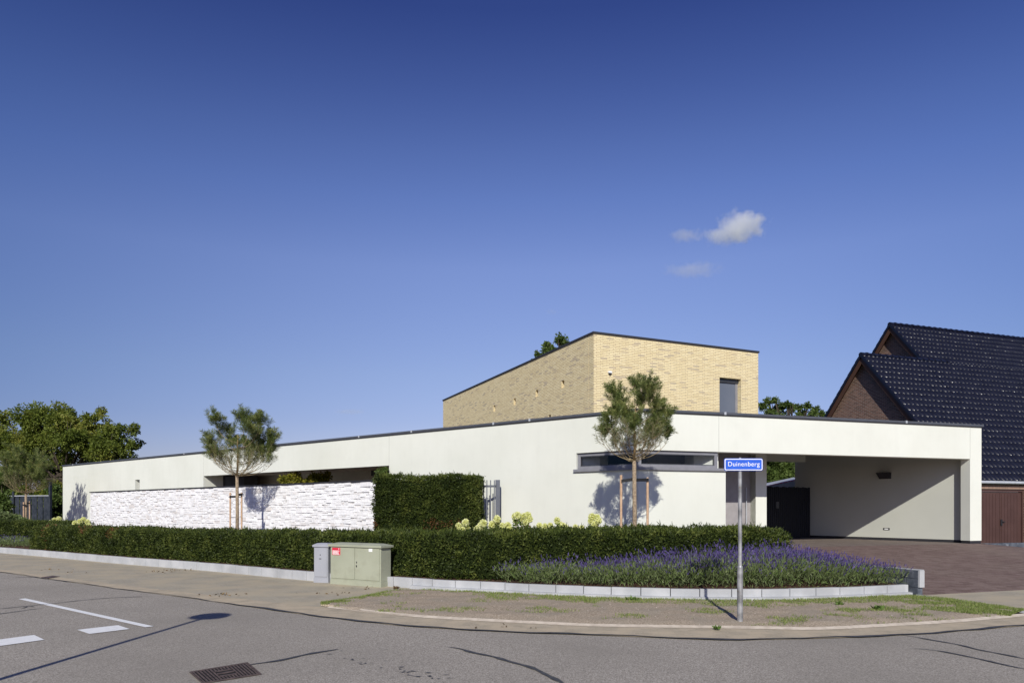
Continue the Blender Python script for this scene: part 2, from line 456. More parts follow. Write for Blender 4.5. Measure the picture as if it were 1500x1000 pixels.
M['leaf_green'] = leaf_mat('green_leaves', [(0.05, 0.085, 0.02), (0.10, 0.15, 0.034), (0.16, 0.21, 0.06)], 0.3, clump=0.8)
M['leaf_yellow'] = leaf_mat('yellow_green_leaves', [(0.08, 0.10, 0.01), (0.20, 0.20, 0.02), (0.32, 0.28, 0.04)], 0.3)
M['lav_leaf'] = leaf_mat('lavender_leaves', [(0.09, 0.12, 0.05), (0.15, 0.18, 0.08), (0.13, 0.20, 0.045), (0.22, 0.25, 0.12)], 0.15)
M['lav_flower'] = leaf_mat('lavender_flowers', [(0.045, 0.03, 0.12), (0.085, 0.06, 0.20), (0.15, 0.115, 0.29)], 0.15)
M['hyd_flower'] = leaf_mat('hydrangea_petals', [(0.66, 0.68, 0.24), (0.84, 0.85, 0.42), (0.90, 0.90, 0.66)], 0.25)
M['hyd_leaf'] = leaf_mat('hydrangea_leaves', [(0.10, 0.16, 0.03), (0.2, 0.28, 0.06)], 0.3)
M['grass'] = leaf_mat('grass_blades', [(0.13, 0.19, 0.04), (0.21, 0.27, 0.065), (0.33, 0.34, 0.14)], 0.25)
M['weed'] = leaf_mat('weed_leaves', [(0.09, 0.16, 0.03), (0.16, 0.24, 0.06)], 0.25)
M['litter'] = leaf_mat('dead_leaves', [(0.12, 0.075, 0.04), (0.2, 0.14, 0.07)], 0)
M['cabgreen'] = noise_mat('green_cabinet_paint', [(0.345, 0.36, 0.265), (0.39, 0.405, 0.305)], scale=1.5, detail=8, rough=0.6, spec=0.3, second=(5, (0.30, 0.30, 0.22), 0.52, 0.75, 0.6))
M['cabgrey'] = noise_mat('grey_cabinet_paint', [(0.33, 0.34, 0.37), (0.37, 0.38, 0.41)], scale=1.5, rough=0.6, spec=0.3)
M['red'] = flat('red_sticker', (0.62, 0.03, 0.06), 0.5)
M['whitep'] = flat('white_sticker', (0.85, 0.85, 0.83), 0.5)
M['blue'] = flat('sign_blue', (0.03, 0.12, 0.62), 0.4)
M['galv'] = noise_mat('galvanised_steel', [(0.20, 0.20, 0.20), (0.42, 0.42, 0.42)], scale=7, detail=8, rough=0.5, spec=0.4, metallic=0.35, second=(22, (0.22, 0.15, 0.09), 0.62, 0.75, 0.7))
M['fencesteel'] = flat('coated_steel', (0.11, 0.12, 0.145), 0.45, 0.4)
M['darkwood'] = noise_mat('dark_fence_wood', [(0.022, 0.028, 0.038), (0.045, 0.052, 0.066)], scale=5, rough=0.7)
M['blackgate'] = flat('black_gate', (0.008, 0.010, 0.018), 0.6)
M['iron'] = noise_mat('cast_iron', [(0.075, 0.055, 0.048), (0.15, 0.11, 0.095)], scale=15, rough=0.7, spec=0.3)
M['pit_dark'] = flat('drain_pit_dark', (0.01, 0.01, 0.01), 0.9)

# stone cladding: colour per stone
m, nt, b = mat('white_ledge_stone', 0.95, 0.1)
g = nd(nt, 'ShaderNodeNewGeometry')
r = ramp(nt, [(0, (0.70, 0.66, 0.63)), (0.12, (0.82, 0.81, 0.80)), (0.6, (0.86, 0.855, 0.85)), (1, (0.90, 0.895, 0.89))])
nt.links.new(g.outputs['Random Per Island'], r.inputs['Fac'])
tc = nd(nt, 'ShaderNodeTexCoord'); n = nd(nt, 'ShaderNodeTexNoise'); n.inputs['Scale'].default_value = 12; n.inputs['Detail'].default_value = 8
nt.links.new(tc.outputs['Object'], n.inputs['Vector'])
mr = nd(nt, 'ShaderNodeMapRange'); mr.inputs['From Min'].default_value = 0.55; mr.inputs['From Max'].default_value = 0.8; mr.inputs['To Max'].default_value = 0.5
nt.links.new(n.outputs['Fac'], mr.inputs['Value'])
mx = nd(nt, 'ShaderNodeMixRGB'); mx.inputs['Color2'].default_value = (0.60, 0.52, 0.47, 1)
nt.links.new(mr.outputs[0], mx.inputs['Fac']); nt.links.new(r.outputs[0], mx.inputs['Color1']); nt.links.new(mx.outputs[0], b.inputs['Base Color'])
bp = nd(nt, 'ShaderNodeBump'); bp.inputs['Strength'].default_value = 0.8; bp.inputs['Distance'].default_value = 0.02
nt.links.new(n.outputs['Fac'], bp.inputs['Height']); nt.links.new(bp.outputs[0], b.inputs['Normal'])
M['stone'] = m

# ------------------------------------------------------------------ plan geometry
P0 = Vector((3.15, 17.0)); PL = Vector((-25.70, 39.06)); PR = Vector((13.96, 20.30))
GZ = 0.645                 # floor level of the plot
ZT = CAMZ + 2.414          # stucco top
ZS = CAMZ + 1.475          # soffit / window head

class Fr:
    """wall frame: s along the wall, d inward from its face"""
    def __init__(self, a, b, inward):
        self.a = Vector(a); self.t = (Vector(b) - self.a); self.L = self.t.length; self.t.normalize()
        n = Vector((-self.t.y, self.t.x))
        if n.dot(Vector(inward)) < 0: n = -n
        self.n = n
    def __call__(self, s, d=0.0):
        p = self.a + self.t * s + self.n * d
        return (p.x, p.y)
    def at(self, s, d, z):
        p = self(s, d); return Vector((p[0], p[1], z))
    def s_of(self, u):
        r = (u - 750) / F
        return (self.a.x - r * self.a.y) / (r * self.t.y - self.t.x)
    def box(self, mb, s0, s1, d0, d1, z0, z1):
        return mb.prism([self(s0, d0), self(s1, d0), self(s1, d1), self(s0, d1)], z0, z1)

FL = Fr(P0, PL, (0.6, 0.8))
FR = Fr(P0, PR, (0, 1))

def mitre(d):
    """intersection of both walls offset inward by d"""
    a = Vector(FL(0, d)); b = Vector(FR(0, d))
    den = FL.t.x * FR.t.y - FL.t.y * FR.t.x
    k = ((b.x - a.x) * FR.t.y - (b.y - a.y) * FR.t.x) / den
    p = a + FL.t * k
    return (p.x, p.y)

def bent(mb, sl, sr, d0, d1, z0, z1):
    """a member that turns the corner: sl metres along left wall, sr along right wall"""
    mb.prism([FL(sl, d0), mitre(d0), FR(sr, d0), FR(sr, d1), mitre(d1), FL(sl, d1)], z0, z1)

# ------------------------------------------------------------------ ground, road, pavements
def poly_sheet(name, pts, z, m):
    b = MB(); b.add([(p[0], p[1], z if len(p) < 3 else p[2]) for p in pts], [tuple(range(len(pts)))])
    o = b.build(name, m)
    if o.data.polygons[0].normal.z < 0:
        o.data.flip_normals()
    return tag(o, kind='structure')

def strip_sheet(name, A, B, m, kind='structure'):
    """sheet between two polylines of 3-D points of the same length"""
    b = MB(); n = len(A)
    vs = [tuple(p) for p in A] + [tuple(p) for p in B]
    b.add(vs, [(i, i + 1, n + i + 1, n + i) for i in range(n - 1)])
    o = b.build(name, m)
    if o.data.polygons[0].normal.z < 0: o.data.flip_normals()
    return tag(o, kind=kind)

poly_sheet('ground', [(-3000, -300), (3000, -300), (3000, 4000), (-3000, 4000)], -0.02, M['lawn'])
poly_sheet('road', [(-90, -25), (60, -25), (60, 19), (20, 19), (-30, 36), (-90, 75)], -0.005, M['asphalt'])

def resample(pts, step):
    pts = [Vector(p) for p in pts]
    out = [pts[0]]; acc = 0
    # catmull-rom dense
    dense = []
    n = len(pts)
    for i in range(n - 1):
        p0 = pts[max(i - 1, 0)]; p1 = pts[i]; p2 = pts[i + 1]; p3 = pts[min(i + 2, n - 1)]
        for k in range(20):
            t = k / 20
            dense.append(0.5 * ((2 * p1) + (p2 - p0) * t + (2 * p0 - 5 * p1 + 4 * p2 - p3) * t * t + (3 * p1 - p0 - 3 * p2 + p3) * t ** 3))
    dense.append(pts[-1])
    for a, b_ in zip(dense[:-1], dense[1:]):
        acc += (b_ - a).length
        if acc >= step:
            out.append(b_); acc = 0
    if (out[-1] - pts[-1]).length > step * 0.4: out.append(pts[-1])
    return out

def normals2(pts):
    ns = []
    for i in range(len(pts)):
        t = (pts[min(i + 1, len(pts) - 1)] - pts[max(i - 1, 0)])
        n = Vector((-t.y, t.x)).normalized()
        ns.append(n if n.y > 0 else -n)
    return ns

# outer edge of the gutter (asphalt seam) and inner edge
seam_px = [(-160, 817), (0, 837.5), (60, 846), (160, 860), (300, 878.5), (420, 896), (520, 908), (600, 917), (720, 923.5), (800, 927), (900, 931), (1017, 935), (1100, 936), (1200, 934.5), (1280, 931.5), (1400, 924), (1500, 916), (1640, 903)]
inner_px = [(-160, 814), (0, 834), (60, 842), (160, 855), (300, 871), (420, 885), (480, 890.5), (600, 903.5), (720, 911), (800, 915), (867, 918), (980, 920), (1100, 921.5), (1200, 923), (1300, 918), (1400, 912), (1500, 903), (1640, 891)]
seam = resample([G(u, y, 0).xy for u, y in seam_px], 0.25)
def nearest(p, pts):
    return min(pts, key=lambda q: (q - p).length)
inner_dense = resample([G(u, y, 0).xy for u, y in inner_px], 0.05)
inner = [nearest(p, inner_dense) for p in seam]
strip_sheet('gutter', [(p.x, p.y, 0.004) for p in seam], [(p.x, p.y, 0.012) for p in inner], M['gutter'])
# dark tar seam along the asphalt edge
nn = normals2(seam)
w = [(0.015 + 0.022 * abs(math.sin(i * 0.37) + 0.6 * math.sin(i * 1.3))) * (.35 if seam[i].x < -5 else 1) for i in range(len(seam))]
jit = [0.03 * math.sin(i * 0.6) + 0.02 * math.sin(i * 1.9) for i in range(len(seam))]
strip_sheet('tar_seam', [(p.x + n.x * (j - a), p.y + n.y * (j - a), 0.012) for p, n, a, j in zip(seam, nn, w, jit)],
            [(p.x + n.x * (j + a), p.y + n.y * (j + a), 0.0125) for p, n, a, j in zip(seam, nn, w, jit)], M['seal'])
# light brick edging between gutter and verge
ei = [p for p in inner if p.x > -3.2]
en = normals2(ei)
strip_sheet('kerb_edging', [(p.x - n.x * .02, p.y - n.y * .02, 0.016) for p, n in zip(ei, en)], [(p.x + n.x * .07, p.y + n.y * .07, 0.04) for p, n in zip(ei, en)], M['gutterline'])

# kerb wall line (foot of the planter wall)
kerb_px = [(-160, 797), (0, 810), (90, 818), (180, 826.4), (300, 836.2), (420, 848), (458, 851.5), (515, 856), (576, 860), (640, 864.8), (720, 869), (800, 873.5), (900, 877.5), (987, 880), (1100, 881), (1200, 879), (1280, 875.8), (1334, 873)]
kerb = resample([G(u, y, 0).xy for u, y in kerb_px], 0.5)
kn = normals2(kerb)
# pavement to the left and verge (soil) to the right
pv = [p for p in inner if p.x < -1.7]
kd = resample([G(u, y, 0).xy for u, y in kerb_px], 0.05)
strip_sheet('pavement', [(p.x, p.y, 0.012) for p in pv], [(q.x, q.y + .1, 0.016) for q in (min(kd, key=lambda k: (k - p).length) for p in pv)], M['pave'])

def fill_grid(name, A, B, nx, zf, m, kind='structure'):
    """grid between polylines A and B (2-D, same length), zf(x,y,t) height"""
    n = len(A); vs = []; 
    for i in range(n):
        for k in range(nx + 1):
            t = k / nx
            p = A[i].lerp(B[i], t)
            vs.append((p.x, p.y, zf(p.x, p.y, t)))
    fs = []
    for i in range(n - 1):
        for k in range(nx):
            a = i * (nx + 1) + k
            fs.append((a, a + 1, a + nx + 2, a + nx + 1))
    b = MB(); b.add(vs, fs); o = b.build(name, m, smooth=True)
    if o.data.polygons[0].normal.z < 0: o.data.flip_normals()
    return tag(o, kind=kind)

# soil verge
vi_px = [(470, 888.5), (520, 895), (600, 903.5), (720, 911), (800, 915), (867, 918), (980, 920), (1100, 921.5), (1200, 922.5), (1300, 917.5), (1400, 911.5), (1478, 904.5)]
vo_px = [(471, 887), (525, 877), (590, 864.5), (700, 867), (800, 872), (867, 875), (980, 878.5), (1100, 880), (1200, 878), (1300, 873.5), (1380, 878), (1500, 897)]
A = resample([G(u, y).xy for u, y in vi_px], 0.12)
Bd = resample([G(u, y).xy for u, y in vo_px], 0.02)
Bv = [Bd[int(round(i / (len(A) - 1) * (len(Bd) - 1)))] for i in range(len(A))]
def soil_z(x, y, t):
    e = min(1, min(t, 1 - t) * 8)
    return 0.022 + e * (0.03 + 0.016 * noise.noise(Vector((x * 3, y * 3, 0))) )
fill_grid('soil_verge', A, Bv, 40, soil_z, M['soil'])
# right-hand pavement in front of the driveway
rp = [G(1338, 873.2), G(1420, 885), G(1500, 897.2), G(1560, 905), G(1640, 893), G(1640, 855), G(1500, 863.5), G(1420, 868.5), G(1362, 872)]
poly_sheet('pavement', [(p.x, p.y) for p in rp], 0.018, M['pave'])
strip_sheet('kerb_edging', [(*G(u, y).xy, 0.024) for u, y in [(1342, 875.4), (1420, 887), (1500, 899.6), (1520, 902)]], [(*G(u, y).xy, 0.05) for u, y in [(1342, 873.6), (1420, 885), (1500, 897.2), (1520, 899.5)]], M['kerb'])

# driveway: rises from the pavement to the carport
def dz(x, y):
    yn = 13.0 + (x - 7.7) * 0.33
    yf = 17.0 + (x - 3.15) * 0.305
    t = max(0, min(1, (y - yn) / (yf - yn)))
    zfar = GZ - max(0, x - 13.9) * 0.085
    return 0.012 + (zfar - 0.012) * t ** 0.95
n = 40
Ad = [Vector((7.70 - 0.62 * 0 + (17.5 - 7.70) * i / n, 13.0 + (17.5 - 7.70) * i / n * 0.33)) for i in range(n + 1)]
Bdv = []
for i in range(n + 1):
    x = 6.2 + (17.5 - 6.2) * i / n
    Bdv.append(Vector((x, 17.0 + (x - 3.15) * 0.305)))
fill_grid('driveway', Ad, Bdv, 30, lambda x, y, t: dz(x, y), M['drive'])
poly_sheet('carport_floor', [(4.9, 17.53), (13.96, 20.298), (14.4, 20.43), (11.4, 26.5), (7.0, 38), (4.0, 30)], GZ + 0.0, M['floorpave'])
# planter / garden ground
Ag = [Vector((p.x + n_.x * .08, p.y + n_.y * .08)) for p, n_ in zip(kerb, kn)]
end_back = Vector((6.15, 17.8))
Bg = []
for i, p in enumerate(Ag):
    f = i / (len(Ag) - 1)
    if f < 0.80:
        q = Vector((-30, 43)).lerp(P0 + Vector((0.1, 0.3)), f / 0.80)
    else:
        q = (P0 + Vector((0.1, 0.3))).lerp(end_back, (f - 0.80) / 0.20)
    Bg.append(q)
fill_grid('planting_bed', Ag, Bg, 12, lambda x, y, t: 0.19 + 0.42 * t, M['bed'])
# plot behind the front walls
poly_sheet('yard', [(-30, 43), (3.2, 17.2), (4.9, 17.6), (4.0, 30), (7, 38), (16, 60), (-40, 70)], GZ - 0.03, M['bed'])
poly_sheet('neighbour_yard', [(14.4, 20.75), (40, 24), (45, 60), (16, 60), (10, 27)], 0.30, M['lawn'])

# road markings, seals, stains
def ground_poly(name, px, z, m):
    pts = [G(u, y) for u, y in px]
    return poly_sheet(name, [(p.x, p.y) for p in pts], z, m)
ground_poly('road_marking', [(27, 877), (37.5, 876), (225, 916.8), (213, 918.2)], 0.003, M['white'])
ground_poly('road_marking', [(113, 922), (173, 915.2), (190, 920.8), (131, 928)], 0.003, M['white'])
ground_poly('road_marking', [(-75, 946), (50, 929.5), (65, 936.6), (-60, 954)], 0.003, M['white'])
def seal(px, w0):
    pts = resample([G(u, y).xy for u, y in px], 0.08)
    ns = normals2(pts)
    k = len(pts)
    A_ = []; B_ = []
    for i, (p, n_) in enumerate(zip(pts, ns)):
        e = min(1, (i + 0.3) / 4, (k - i) / 4)
        a = w0 * e * (0.8 + 0.35 * math.sin(i * 1.7) * math.sin(i * .5)); j = 0.01 * math.sin(i * .9)
        A_.append((p.x + n_.x * (a + j), p.y + n_.y * (a + j), 0.003)); B_.append((p.x - n_.x * (a - j), p.y - n_.y * (a - j), 0.003))
    strip_sheet('tar_seam', A_, B_, M['seal'])
seal([(352, 975), (400, 968), (440, 960), (470, 954), (496, 950)], 0.035)
seal([(655, 947), (672, 949.5), (690, 954), (740, 966), (790, 982), (830, 1004)], 0.035)
seal([(1312, 928), (1350, 934), (1400, 943), (1440, 952), (1520, 968)], 0.022)
seal([(1335, 949), (1370, 952), (1400, 957), (1440, 966), (1520, 983)], 0.022)
seal([(-30, 894), (20, 889), (60, 885), (85, 882.5), (150, 876), (225, 872.5)], 0.02)
seal([(-40, 903), (10, 897), (40, 893), (62, 890)], 0.02)
seal([(30, 891), (42, 887.5), (50, 888)], 0.035)
seal([(0, 847), (30, 845), (60, 846), (100, 852)], 0.02)
random.seed(3)
for k in range(34):
    t = random.random()
    u = 485 + 175 * t + random.uniform(-14, 14); y = 955 + 44 * t + random.uniform(-6, 5)
    L = random.uniform(3, 13)
    p0 = G(u, y).xy; p1 = G(u + L, y + random.uniform(-1, 1)).xy
    wv = random.uniform(0.006, 0.016)
    b = MB(); pts = [(p0.x, p0.y), ((p0.x + p1.x) / 2, p0.y - wv), (p1.x, p1.y), ((p0.x * .6 + p1.x * .4), p0.y + wv)]
    poly_sheet('oil_stain', pts, 0.0035, M['seal'])

# ------------------------------------------------------------------ kerb wall
kw = empty('retaining_wall', (kerb[len(kerb) // 2].x, kerb[len(kerb) // 2].y, 0), 'low curved wall of light grey concrete blocks holding the hedge and lavender bed', 'retaining wall')
blk = MB(); base = MB()
for i in range(len(kerb) - 1):
    a, b_ = kerb[i], kerb[i + 1]; na, nb = kn[i], kn[i + 1]
    t = (b_ - a).normalized(); g_ = 0.006
    a2 = a + t * g_; b2 = b_ - t * g_
    ztop = 0.225 + 0.003 * math.sin(i * 2.1)
    blk.hexa([(a2.x, a2.y, 0), (b2.x, b2.y, 0), (b2.x + nb.x * .1, b2.y + nb.y * .1, 0), (a2.x + na.x * .1, a2.y + na.y * .1, 0),
              (a2.x, a2.y, ztop), (b2.x, b2.y, ztop), (b2.x + nb.x * .1, b2.y + nb.y * .1, ztop), (a2.x + na.x * .1, a2.y + na.y * .1, ztop)])
    if a.x > -2.3:
        base.hexa([(a.x - na.x * .09, a.y - na.y * .09, 0), (b_.x - nb.x * .09, b_.y - nb.y * .09, 0), (b_.x - nb.x * .002, b_.y - nb.y * .002, 0), (a.x - na.x * .002, a.y - na.y * .002, 0),
                   (a.x - na.x * .09, a.y - na.y * .09, .085), (b_.x - nb.x * .09, b_.y - nb.y * .09, .085), (b_.x - nb.x * .002, b_.y - nb.y * .002, .09), (a.x - na.x * .002, a.y - na.y * .002, .09)])
blk.build('kerb_blocks', M['kerb'], kw, bevel=0.006)
base.build('footing', M['kerb'], kw, bevel=0.004)
# end wall of stacked dark blocks beside the driveway
FE = Fr((7.72, 12.98), (6.25, 16.6), (1, 0.3))
ew = empty('end_wall', FE.at(0, 0, 0), 'short stack of dark bluestone blocks ending the lavender bed at the driveway', 'garden wall')
e = MB(); f = MB()
for j, (z0, z1) in enumerate([(0, .17), (.175, .335), (.34, .50)]):
    s = 0.0 if j != 1 else -0.0
    first = True
    while s < 3.7:
        L = 0.5 if not (first and j == 1) else 0.25
        (e).prism([FE(s + .004, -.0), FE(min(3.8, s + L) - .004, 0), FE(min(3.8, s + L) - .004, .13), FE(s + .004, .13)], z0, z1)
        s += L; first = False
e.build('block_courses', M['darkstone'], ew, bevel=0.006)
f.prism([FE(-.035, -.0), FE(0, 0), FE(0, .13), FE(-.035, .13)], .18, .498)
f.prism([FE(-.03, .005), FE(3.8, .005), FE(3.8, .125), FE(-.03, .125)], .502, .515)
f.build('light_coping', M['kerb'], ew)

# ------------------------------------------------------------------ the white house
house = empty('modern_house', (P0.x, P0.y, GZ), 'long low white stucco house with a raised yellow brick upper box and open carport', 'house')
TH = 0.32
sWL = FL.s_of(844.2); sWR = FR.s_of(1053); sLW = FR.s_of(1063); sP = FR.s_of(1421)
sO1 = FL.s_of(570); sO2 = FL.s_of(298); sS1 = FL.s_of(204.5); sS2 = FL.s_of(198)
ZO = CAMZ + 1.43; ZSB = CAMZ + 1.045       # opening head, window base
wl = MB()
# band above the openings around the corner
bent(wl, sO1, sP, 0, TH, ZS, ZT)
FL.box(wl, sO1, sO2, 0, TH, ZO, ZT)
FL.box(wl, sO2, sS1, 0, TH, 0.3, ZT)
FL.box(wl, sS1, sS2, 0, TH, 0.3, 1.9)
FL.box(wl, sS1, sS2, 0, TH, ZO, ZT)
FL.box(wl, sS2, FL.L, 0, TH, 0.3, ZT)
FL.box(wl, sWL, sO1, 0, TH, 0.3, ZS)
bent(wl, sWL, sLW, 0, TH, 0.3, ZSB - .07)
wl.build('stucco_wall', M['stucco'], house)
po = MB()
FR.box(po, sP, FR.L, 0, 0.30, GZ + .085, ZT)
po.build('carport_post', M['stucco'], house)
pb = MB(); FR.box(pb, sP + .01, FR.L - .01, .012, .29, GZ - .35, GZ + .085)
pb.build('post_plinth', M['plinth'], house)
# left end return wall and rear walls
FLe = Fr(PL, (PL.x + 5.5, PL.y + 7.2), (1, -1))
rw = MB()
rw.prism([FLe(TH, 0), FLe(9, 0), FLe(9, TH), FLe(TH, TH)], 0.3, ZT)
back = [(-20.2, 46.2), (-8, 45), (2.6, 37.2), (8.45, 24.25)]
for a, b_ in zip(back[:-1], back[1:]):
    fr = Fr(a, b_, (0, -1)); rw.prism([fr(0.02, 0), fr(fr.L - .02, 0), fr(fr.L - .02, .3), fr(.02, .3)], 0.3, ZT - .02)
rw.build('rear_wall', M['stucco'], house)
# roof slab
rs = MB()
rs.prism([FL(FL.L - .05, .3), mitre(.3), FR(FR.L - .05, .3), (10.6, 25.0), (8.5, 24.3), (2.7, 37), (-8, 44.8), (-20.2, 46)], ZT - .14, ZT - .06)
rs.build('flat_roof', M['gravelroof'], house)
# metal trim, with the shadow below it painted as a dark strip
cp = MB(); bent(cp, FL.L + .04, FR.L + .04, -.045, .30, ZT + .022, ZT + .085); cp.build('roof_trim', M['cap'], house)
cp = MB(); bent(cp, FL.L + .02, FR.L + .02, -.03, .28, ZT - .0, ZT + .022); cp.build('trim_shadow_strip', M['capdark'], house)
for fr, us in ((FL, (108, 271, 527, 604, 724, 777)), (FR, (1061, 1326))):
    for u in us:
        s = fr.s_of(u)
        c = MB(); fr.box(c, s - .03, s + .03, -.052, -.045, ZT + .02, ZT + .09); fr.box(c, s - .03, s + .03, -.052, .0, ZT + .087, ZT + .094); c.build('trim_joint', M['zinc'], house)
# expansion joints
jt = MB()
for fr, u, z0, z1 in ((FL, 570, ZO, ZT), (FL, 298, ZO, ZT), (FR, 1053, ZS, ZT), (FR, 1421, ZS, ZT)):
    s = fr.s_of(u)
    j = MB(); fr.box(j, s - .005, s + .005, -.002, .003, z0 + .003, z1 - .003); j.build('expansion_joint', M['joint'], house)

# corner strip window
wn_ = MB()
dF0, dF1 = 0.06, 0.12
bent(wn_, sWL, sWR, dF0, dF1, ZSB, ZSB + .075)
bent(wn_, sWL, sWR, dF0, dF1, ZS - .085, ZS)
FL.box(wn_, sWL - .09, sWL, dF0 + .002, dF1 - .002, ZSB + .075, ZS - .085)
FR.box(wn_, sWR - .09, sWR, dF0 + .002, dF1 - .002, ZSB + .075, ZS - .085)
wn_.prism([FL(.11, dF0 + .002), mitre(dF0 + .002), FR(.11, dF0 + .002), FR(.11, dF1), mitre(dF1), FL(.11, dF1)], ZSB + .075, ZS - .085)
win = wn_.build('corner_window', M['frame'], house)
gl = MB()
_a, _m, _c = FL(sWL - .09, .09), mitre(.09), FR(sWR - .09, .09)
gl.add([(*_a, ZSB + .07), (*_m, ZSB + .07), (*_c, ZSB + .07), (*_a, ZS - .08), (*_m, ZS - .08), (*_c, ZS - .08)], [(0, 1, 4, 3), (1, 2, 5, 4)])
gl.build('pane', M['glass'], win)
# thin inner rims of the two sashes
rm = MB()
for fr, a, b_ in ((FL, .16, sWL - .115), (FR, .16, sWR - .115)):
    for (s0, s1, z0, z1) in ((a - .03, b_ + .02, ZSB + .075, ZSB + .095), (a - .03, b_ + .02, ZS - .105, ZS - .085)):
        fr.box(rm, s0, s1, .068, .084, z0, z1)
rm.build('sash_rim', M['darkframe'], win)
sl = MB(); bent(sl, sWL + .06, sLW, -.06, .10, ZSB - .07, ZSB - .0)
sl.build('window_sill', M['frame'], win)
# room behind the corner window, with splayed white reveals at both ends
for fr_, s_ in ((FL, sWL), (FR, sWR)):
    rm = MB(); rm.prism([fr_(s_ - .0, .135), fr_(s_ + .02, 1.0), fr_(s_ - .42, .95), fr_(s_ - .40, .55)], ZSB - .3, ZS + .29); rm.build('window_reveal', M['inner'], house)
rm = MB()
def room_wall(fr, s0, s1, d0, d1, z0, z1): fr.box(rm, s0, s1, d0, d1, z0, z1)
FL.box(rm, sWL, sWL + .1, .17, 1.5, 1.5, ZS + .3); rm.build('interior_wall', M['inner'], house); rm = MB()
FR.box(rm, sWR, sWR + .08, .17, 1.5, 1.5, ZS + .3)
rm.build('interior_wall', M['inner'], house)
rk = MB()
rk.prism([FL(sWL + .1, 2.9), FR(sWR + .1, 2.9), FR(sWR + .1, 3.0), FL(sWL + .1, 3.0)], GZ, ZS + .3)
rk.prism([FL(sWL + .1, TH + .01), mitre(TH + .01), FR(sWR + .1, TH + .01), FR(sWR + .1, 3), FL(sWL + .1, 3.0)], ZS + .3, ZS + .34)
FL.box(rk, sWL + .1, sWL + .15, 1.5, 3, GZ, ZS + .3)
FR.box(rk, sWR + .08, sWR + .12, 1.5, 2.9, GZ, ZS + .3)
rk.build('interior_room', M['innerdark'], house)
# entrance: recessed door, return wall, column beside it
dD = 1.72
s0 = FR.s_of(1063)
def s_at(fr, u, d):
    p = Vector(fr(0, d)); r_ = (u - 750) / F
    return (p.x - r_ * p.y) / (r_ * fr.t.y - fr.t.x)
sa = s_at(FR, 1100, dD + .25); sb = s_at(FR, 1107, dD); sc = s_at(FR, 1123, dD)
dr = MB(); FR.box(dr, sLW - 1.2, sa, dD + .25, dD + .31, GZ, ZT - .3); 
door = dr.build('front_door', M['doorgrey'], house)
hd = MB(); hd.tube([FR.at(sa - .2, dD + .19, 1.2), FR.at(sa - .2, dD + .19, 2.3)], .014, 8); hd.build('door_handle', M['zinc'], door)
c = MB(); FR.box(c, sb, sc, dD, dD + .3, GZ, ZT - .15)
c.prism([FR(sa, dD + .26), FR(sb, dD), FR(sb, dD + .3), FR(sa, dD + .31)], GZ, ZT - .15)
c.build('entrance_column', M['stucco'], house)
c = MB(); c.prism([FR(sc - .3, dD + .303), FR(sc - .002, dD + .303), (8.4, 24.2), (8.1, 24.2)], GZ, ZT - .15)
c.build('storage_wall', M['darkframe'], house)  # unseen side wall, coloured dark to deepen the carport shade
c = MB(); FR.box(c, sWR + .13, sWR + .2, TH, dD + .25, GZ, ZT - .15); c.build('porch_side_wall', M['stucco'], house)
# porch and carport ceiling
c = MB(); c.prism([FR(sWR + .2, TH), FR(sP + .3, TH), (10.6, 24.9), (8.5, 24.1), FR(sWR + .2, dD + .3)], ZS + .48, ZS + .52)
c.build('carport_ceiling', M['innerdark'], house)  # unseen ceiling, its dark colour put in to hold down bounce light
c = MB(); fr = Fr((7.9, 23.75), (10.9, 24.67), (0, 1)); c.prism([fr(0, 0), fr(fr.L, 0), fr(fr.L, .25), fr(0, .25)], CAMZ + 1.69, ZT - .14); c.build('rear_beam', M['stucco'], house)
# carport side wall
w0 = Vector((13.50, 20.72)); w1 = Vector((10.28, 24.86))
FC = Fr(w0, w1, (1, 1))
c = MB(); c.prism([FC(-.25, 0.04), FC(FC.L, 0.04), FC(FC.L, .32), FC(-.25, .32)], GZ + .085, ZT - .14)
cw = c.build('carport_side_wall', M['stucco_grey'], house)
c = MB(); c.prism([FC(-.25, .055), FC(FC.L, .055), FC(FC.L, .3), FC(-.25, .3)], GZ - .3, GZ + .085); c.build('wall_plinth', M['plinth'], house)
# wall lamp and socket plate
s = s_at(FC, 1296, 0); 
c = MB()
pz = CAMZ + (745 - 696.5) / F * FC.at(s, 0, 0).y
c.add([FC.at(s - .19, .035, pz - .1), FC.at(s + .19, .035, pz - .1), FC.at(s + .19, .035, pz + .1), FC.at(s - .19, .035, pz + .1),
       FC.at(s - .12, -.10, pz - .1), FC.at(s + .12, -.10, pz - .1), FC.at(s + .2, -.2, pz + .1), FC.at(s - .2, -.2, pz + .1)],
      [(0, 1, 2, 3), (7, 6, 5, 4), (0, 4, 5, 1), (1, 5, 6, 2), (2, 6, 7, 3), (3, 7, 4, 0)])
c.build('wall_lamp', M['plinth'], house)
s = s_at(FC, 1298.5, 0.04); yv = FC.at(s, 0.04, 0).y; pz = CAMZ - (774.3 - 745) / F * yv
c = MB(); FC.box(c, s - .10, s + .10, .032, .040, pz - .035, pz + .035); so = c.build('wall_socket', M['plinth'], house)
c = MB(); FC.box(c, s - .06, s + .06, .028, .0315, pz - .015, pz + .015); c.build('socket_face', M['whitep'], so)

